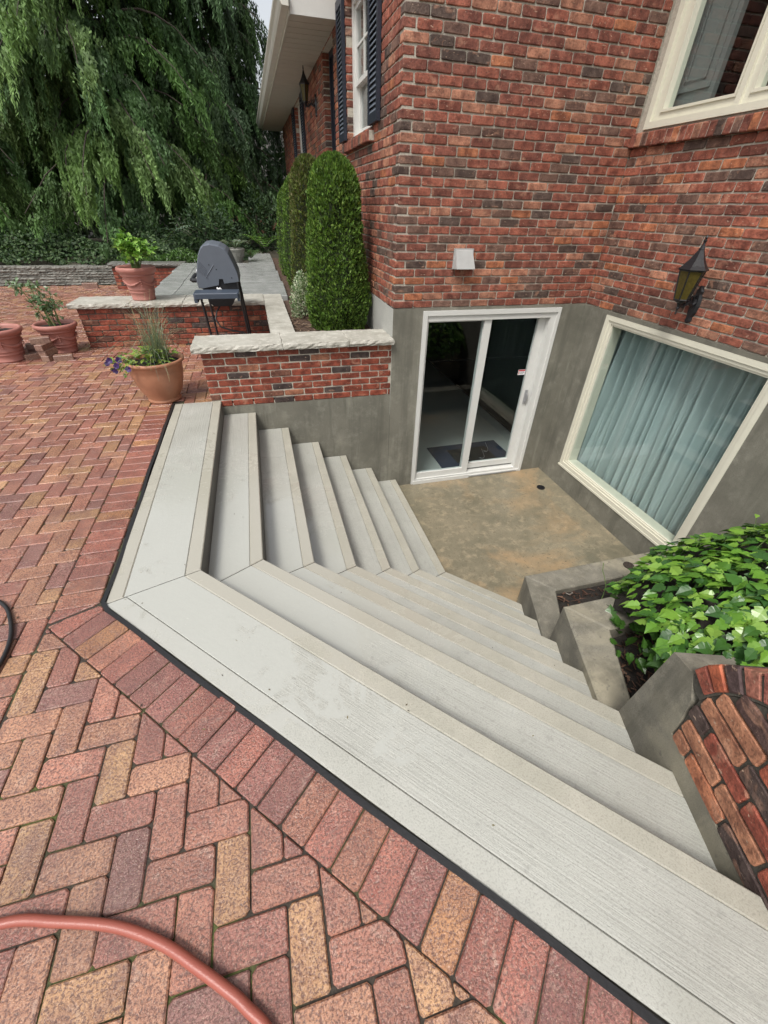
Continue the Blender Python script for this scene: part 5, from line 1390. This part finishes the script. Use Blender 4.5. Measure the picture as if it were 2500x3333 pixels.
# ------------------------------------------------------------------ clipped columnar shrubs
def column(x,y,z0,zt,r,label,n,cols,wob=.075):
    t=thing('arborvitae',(x,y,z0),label,'shrub','clipped columnar shrubs along the side wall')
    H=zt-z0
    def rad(h,a):
        prof=min(1,.80+h*1.2) if h<.2 else 1.0
        tp=1.0-.30*max(0,h-.12)
        if h>.80: prof=math.sqrt(max(0,1-((h-.80)/.203)**2.0))
        prof*=tp
        return r*prof*(1+wob*math.sin(a*2+h*4+x*9)+wob*.7*math.sin(a*5-h*9+y)+.03*math.sin(a*11+h*23))
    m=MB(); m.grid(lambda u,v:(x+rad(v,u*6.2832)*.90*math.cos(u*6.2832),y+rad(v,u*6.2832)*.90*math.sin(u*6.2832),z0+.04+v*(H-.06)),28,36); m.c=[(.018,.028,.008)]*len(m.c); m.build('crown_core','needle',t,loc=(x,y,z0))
    m=MB(); m.tube([(x,y,z0-.02),(x,y,z0+.12)],.05,8); m.build('trunk','bark',t,loc=(x,y,z0))
    h=rng.uniform(0,1,n); h=np.where(rng.random(n)<.12,1-(1-h)*.25,h); a=rng.uniform(0,2*np.pi,n)
    cell=np.floor(h*H/.035)*131+np.floor(a*r/.04)*17; hv=np.modf(np.abs(np.sin(cell*12.9898+x*7)*43758.5453))[0]
    R_=np.array([rad(hh,aa) for hh,aa in zip(h,a)])*(rng.uniform(.90,1.03,n)+hv*.06+np.where(rng.random(n)<.02,rng.uniform(0,.10,n),0))
    C=np.stack([x+R_*np.cos(a),y+R_*np.sin(a),z0+.02+h*H*.99],1)
    out=np.stack([np.cos(a),np.sin(a),.35+np.clip((h-.7)*4,0,2)],1)
    D=out*.7+np.array([0,0,.8])+rng.normal(size=(n,3))*.55; N=rnd_unit(n)+out*.35
    L=rng.uniform(.022,.05,n); Wd=rng.uniform(.008,.020,n)
    cl=np.array(cols)[rng.integers(0,len(cols),n)]*rng.uniform(.7,1.3,(n,1))*(.65+.7*hv[:,None])
    leafset('crown',C,D,N,L,Wd,cl,'needle',t,(x,y,z0))
AC=[(.07,.135,.018),(.09,.17,.022),(.05,.10,.015),(.12,.19,.03)]
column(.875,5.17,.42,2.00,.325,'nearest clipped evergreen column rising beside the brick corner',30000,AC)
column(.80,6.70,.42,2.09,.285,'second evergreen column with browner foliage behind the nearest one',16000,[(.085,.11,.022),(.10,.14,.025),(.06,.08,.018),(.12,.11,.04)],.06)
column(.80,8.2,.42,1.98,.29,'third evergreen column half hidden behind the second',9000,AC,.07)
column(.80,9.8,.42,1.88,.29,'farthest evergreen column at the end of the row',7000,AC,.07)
# variegated shrub
vs_=thing('variegated_shrub',(.52,5.85,.42),'small cream and green variegated shrub at the foot of the columns','shrub')
n=4200; a=rng.uniform(0,6.283,n); hh=rng.uniform(0,1,n); rr=np.sqrt(np.clip(1-(hh-.35)**2*1.9,0,1))*rng.uniform(.55,1.05,n)
C=np.stack([.56+.20*rr*np.cos(a)+.06*hh,5.86+.24*rr*np.sin(a)+.1*hh,.43+hh*.46+.05*np.sin(a*3)],1)
leafset('leaf',C,np.stack([np.cos(a),np.sin(a),np.full(n,.8)],1)+rng.normal(size=(n,3))*.6,rnd_unit(n)+np.array([0,0,.6]),rng.uniform(.018,.032,n),rng.uniform(.010,.018,n),pick([(.46,.50,.36),(.30,.38,.24),(.12,.20,.08),(.55,.57,.44),(.09,.16,.06)],n),'leaf',vs_,(.56,5.86,.43),kind='stuff')
m=MB()
for k in range(16): 
    a=random.uniform(0,6.28); m.tube([(.54,5.86,.42),(.54+.1*math.cos(a),5.86+.1*math.sin(a),.6),(.56+.17*math.cos(a),5.88+.17*math.sin(a),.78)],[.004,.003,.0015],4)
m.build('stem','bark',vs_,loc=(.54,5.86,.42))

# ------------------------------------------------------------------ weeping conifers
def weeping(x0,y0,zb,H,Rm,nl,name,label,cols,zmin=.9,seedk=0,dens=1.0,az=None,zmax=7.5):
    t=thing(name,(x0,y0,zb),label,'tree','weeping conifers behind the patio')
    m=MB(); m.tube([(x0,y0,zb-.1),(x0+.05,y0,zb+H*.3),(x0,y0+.1,zb+H*.7),(x0,y0,zb+H)],[Rm*.055,Rm*.045,.08,.02],12); m.build('trunk','bark',t,loc=(x0,y0,zb))
    limb=MB(); CC=[];DD=[];NN=[];LL=[];WW=[];KK=[]
    for i in range(nl):
        h=zb+zmin+(min(H*.95,zmax)-zmin)*((i+random.random())/nl); a=random.uniform(0,2*math.pi) if az is None else random.uniform(*az)
        fr=1-(h-zb)/H; L=Rm*(.45+.55*fr)*random.uniform(.6,1.05); rise=random.uniform(.05,.35)
        ca,sa=math.cos(a),math.sin(a); pts=[]
        for k in range(9):
            u=k/8; r=L*u; z=h+L*rise*math.sin(u*2.0)*.9-L*.42*u**2.4
            pts.append(Vector((x0+ca*r+random.gauss(0,.03),y0+sa*r+random.gauss(0,.03),max(z,zb+.25))))
        limb.tube(pts,[.028*(1-u*.9)+.004 for u in np.linspace(0,1,9)],5)
        lc=np.array(random.choice(cols))*random.uniform(.75,1.25)
        ncl=max(5,int(L/.26*dens))
        for c_ in range(ncl):
            uc=.18+.82*((c_+random.random())/ncl); f=uc*8; k=min(7,int(f)); pc=pts[k].lerp(pts[k+1],f-k)
            sc_=random.gauss(0,.10+.45*(1-uc)); pc=pc+Vector((-sa*sc_,ca*sc_,-abs(sc_)*.3))
            Lc=random.uniform(.55,1.9)*(.65+.35*math.sin(uc*3)); Lc=min(Lc,max(.3,pc.z-zb-.15)); drift=np.array([ca*.22+random.gauss(0,.10),sa*.22+random.gauss(0,.10)])
            kc=lc*random.uniform(.70,1.35); wid=random.uniform(.06,.15)
            for s in range(random.randint(17,24)):
                gx,gy=random.gauss(0,wid),random.gauss(0,wid); rr_=math.hypot(gx,gy)/wid
                Ls=Lc*max(.25,1-.36*rr_)*random.uniform(.75,1.05); nk=max(4,int(Ls/.045)); q=np.linspace(0,1,nk)
                cv=1-.35*q
                Pk=np.stack([pc.x+gx*cv+drift[0]*q**.8*Ls+rng.normal(0,.014,nk),pc.y+gy*cv+drift[1]*q**.8*Ls+rng.normal(0,.014,nk),pc.z+.05-rr_*.06-Ls*q],1)
                Dk=np.stack([rng.normal(0,.55,nk)+ca*.3*(1-q),rng.normal(0,.55,nk)+sa*.3*(1-q),-np.ones(nk)],1)
                CC.append(Pk);DD.append(Dk);NN.append(rnd_unit(nk)*.7+np.array([ca,sa,.35]))
                LL.append(rng.uniform(.07,.14,nk));WW.append(rng.uniform(.026,.058,nk)*(1.15-.65*q))
                KK.append(kc*(.80+.5*q[:,None])*rng.uniform(.8,1.2,(nk,1)))
    limb.build('limb','bark',t,loc=(x0,y0,zb+2),kind='stuff')
    C=np.vstack(CC);D=np.vstack(DD);N=np.vstack(NN);L=np.concatenate(LL);Wd=np.concatenate(WW);K=np.vstack(KK)
    leafset('crown',C,D,N,L,Wd,K,'needle',t,(x0,y0,zb))
    return len(C)
WC=[(.076,.15,.040),(.098,.178,.042),(.056,.115,.036),(.112,.185,.058)]
nq=0
FRONT=(math.pi*.95,math.pi*2.05)
nq+=weeping(-3.2,16.0,.45,9.6,4.4,125,'weeping_conifer','large weeping conifer with draping fronds behind the terrace',WC,zmin=1.3,az=(math.pi*.85,math.pi*2.15))
nq+=weeping(-7.6,14.9,.45,8.6,3.7,75,'weeping_conifer','weeping conifer filling the upper left behind the flagstone wall',WC,zmin=1.2,az=(math.pi*.9,math.pi*2.2))
nq+=weeping(-.75,17.2,.45,9.0,3.2,70,'weeping_conifer','narrower weeping conifer standing toward the eave end',[(.055,.105,.042),(.068,.12,.045),(.045,.085,.036)],zmin=1.4,az=(math.pi*.85,math.pi*2.15))
# dark hedge foliage added at the back to darken the gaps between conifers
hm=MB(); hc=[]
n=26000
C=np.stack([rng.uniform(-16,2.6,n),rng.uniform(18.8,20.5,n),rng.uniform(.3,8.5,n)],1)
keep=~((C[:,0]>.9)&(C[:,2]>3.2)); C=C[keep]; n=len(C)
leafset('dark_hedge_backing',C,rng.normal(size=(n,3))+np.array([0,0,-.8]),rnd_unit(n)+np.array([0,-.8,0]),rng.uniform(.18,.42,n),rng.uniform(.10,.22,n),pick([(.025,.045,.018),(.035,.06,.022),(.018,.03,.014)],n),'needle',None,(0,0,0),kind='stuff')
# low conifer understory and ferns in front of trunks
def bush(x,y,z,rx,ry,rz,n,cols,name,label,mat='needle',Lr=(.06,.14),Wr=(.02,.05)):
    t=thing(name,(x,y,z),label,'shrub')
    d=rnd_unit(n); rr=rng.uniform(.45,1.05,n)[:,None]; C=np.array([x,y,z])+d*rr*np.array([rx,ry,rz]); C[:,2]=np.maximum(C[:,2],z+.02)+.05*np.sin(C[:,0]*9)
    leafset('crown',C,d+np.array([0,0,-.5])+rng.normal(size=(n,3))*.5,rnd_unit(n)+np.array([0,-.3,.8]),rng.uniform(*Lr,n),rng.uniform(*Wr,n),pick(cols,n,.3),mat,t,(x,y,z))
    m=MB(); m.tube([(x,y,z-.1),(x,y,z+rz*.6)],.03,6); m.build('trunk','bark',t,loc=(x,y,z))
DG=[(.03,.065,.025),(.045,.085,.03),(.02,.045,.018)]
bush(-1.05,13.2,.45,1.0,.6,1.15,5500,DG,'low_conifer','dark low conifer with layered sprays right behind the grill')
bush(-2.6,13.4,.45,.8,.5,.9,3500,DG,'low_conifer','dark low conifer behind the potted herb')
bush(.25,14.6,.45,.7,.6,1.5,3500,DG,'low_conifer','dark low conifer at the far end of the walkway')
bush(-5.2,13.6,.45,1.6,.5,.6,4500,DG,'low_conifer','dark mounded shrub under the left conifer')
# ivy ground cover
n=16000; x=rng.uniform(-10.5,-.3,n); y=12.15+rng.random(n)**1.3*2.4; z=.42+.10*np.sin(x*2.1)+.10*np.sin(x*5+y*3)+np.clip((y-12.2)*.35,0,.35)+rng.uniform(-.06,.06,n)
lo=(x>-1.5)&(y<12.4); z[lo]-=.02
leafset('ground_ivy',np.stack([x,y,z],1),rng.normal(size=(n,3))+np.array([0,-.6,0]),rnd_unit(n)*.5+np.array([0,-.35,1]),rng.uniform(.05,.10,n),rng.uniform(.05,.085,n),pick([(.03,.065,.02),(.05,.095,.03),(.02,.045,.015),(.07,.11,.045)],n,.3),'needle',None,(0,0,0),kind='stuff')
n=2600; x=rng.uniform(-2.9,-.75,n); y=rng.uniform(11.62,12.3,n)
leafset('ground_cover',np.stack([x,y,.46+rng.uniform(0,.20,n)*(1+.4*np.sin(x*7))],1),rng.normal(size=(n,3))+np.array([0,-.3,.9]),rnd_unit(n),rng.uniform(.05,.10,n),rng.uniform(.015,.03,n),pick([(.07,.14,.035),(.09,.17,.04),(.05,.10,.03)],n,.3),'leaf',None,(0,0,0),kind='stuff')
# ferns
def fern(x,y,z,nf,L,label,cols,bias=(0,0),name='fern'):
    t=thing(name,(x,y,z),label,'fern'); 
    for k in range(nf):
        a=random.uniform(0,6.28) if bias==(0,0) else bias[0]+random.uniform(-bias[1],bias[1]); l=L*random.uniform(.7,1.1); pts=[]; m=MB()
        for i in range(15):
            u=i/14; pts.append(Vector((x+math.cos(a)*l*u,y+math.sin(a)*l*u,z+l*.75*math.sin(u*1.9)*.75-l*.25*u*u)))
        col=random.choice(cols)
        for i in range(1,15):
            p=pts[i]; d=(pts[min(i+1,14)]-pts[i-1]).normalized(); s=d.cross(Z).normalized(); w=l*.20*math.sin(min(1,(i/14)*1.1+.12)*math.pi)**.8
            for sg in (-1,1):
                tip=p+s*sg*w+d*w*.35-Z*w*.25; b=d*l*.022
                m.add([p-b,p+b,tip+b*.3,tip-b*.3],[(0,1,2,3)],0,tuple(c*random.uniform(.85,1.15) for c in col))
        m.tube(pts,.004,4,0,(.06,.07,.03)); m.build('frond','leaf',t,loc=(x,y,z))
fern(-2.0,12.6,.75,6,.95,'arching fern frond reaching out behind the grill',[(.10,.16,.12),(.13,.19,.15)],(-.35,.35))
fern(.35,13.9,.6,9,.7,'bright green fern at the far end of the walkway',[(.10,.20,.04),(.12,.24,.05)])
fern(-.36,11.45,.76,22,.36,'variegated fern spilling from the stone urn',[(.20,.26,.18),(.12,.18,.10),(.28,.34,.26)])
fern(-.05,11.75,.55,12,.4,'green fern beside the stone urn',[(.07,.14,.04),(.05,.10,.03)])
# neighbouring house glimpsed between branches
nb=thing('neighbour_house',(2.8,27,0),'dark roofed brick house glimpsed beyond the eave end','house')
m=MB(); m.box(-1.5,9,26,33,.2,2.6); m.build('wall','brick',nb,loc=(3,26,0)); m=None
mm=MB(); mm.add([(-2,25.5,2.5),(9.5,25.5,2.5),(9.5,29.5,4.6),(-2,29.5,4.6),(9.5,33.5,2.5),(-2,33.5,2.5)],[(0,1,2,3),(3,2,4,5),(0,3,5),(1,4,2)]); mm.build('roof','roof_shingle',nb,loc=(3,29,2.5))
mm=MB(); frame_rect(mm,Vector((0,26,0)),X,Z,-Y,1.2,2.4,1.0,2.2,.08,-.02,.05); bar(mm,Vector((0,26,0)),X,Z,-Y,1.28,2.32,1.08,2.12,.002,.01,1); mm.build('window',['white_paint','interior_dark'],nb,loc=(1.8,26,1.6))
for o in bpy.data.objects:
    if o.name.startswith('wall') and o.parent==nb:
        at=o.data.attributes['tint']; at.data.foreach_set('color',np.tile([.18,.08,.055,1],len(o.data.polygons)).astype(np.float32))
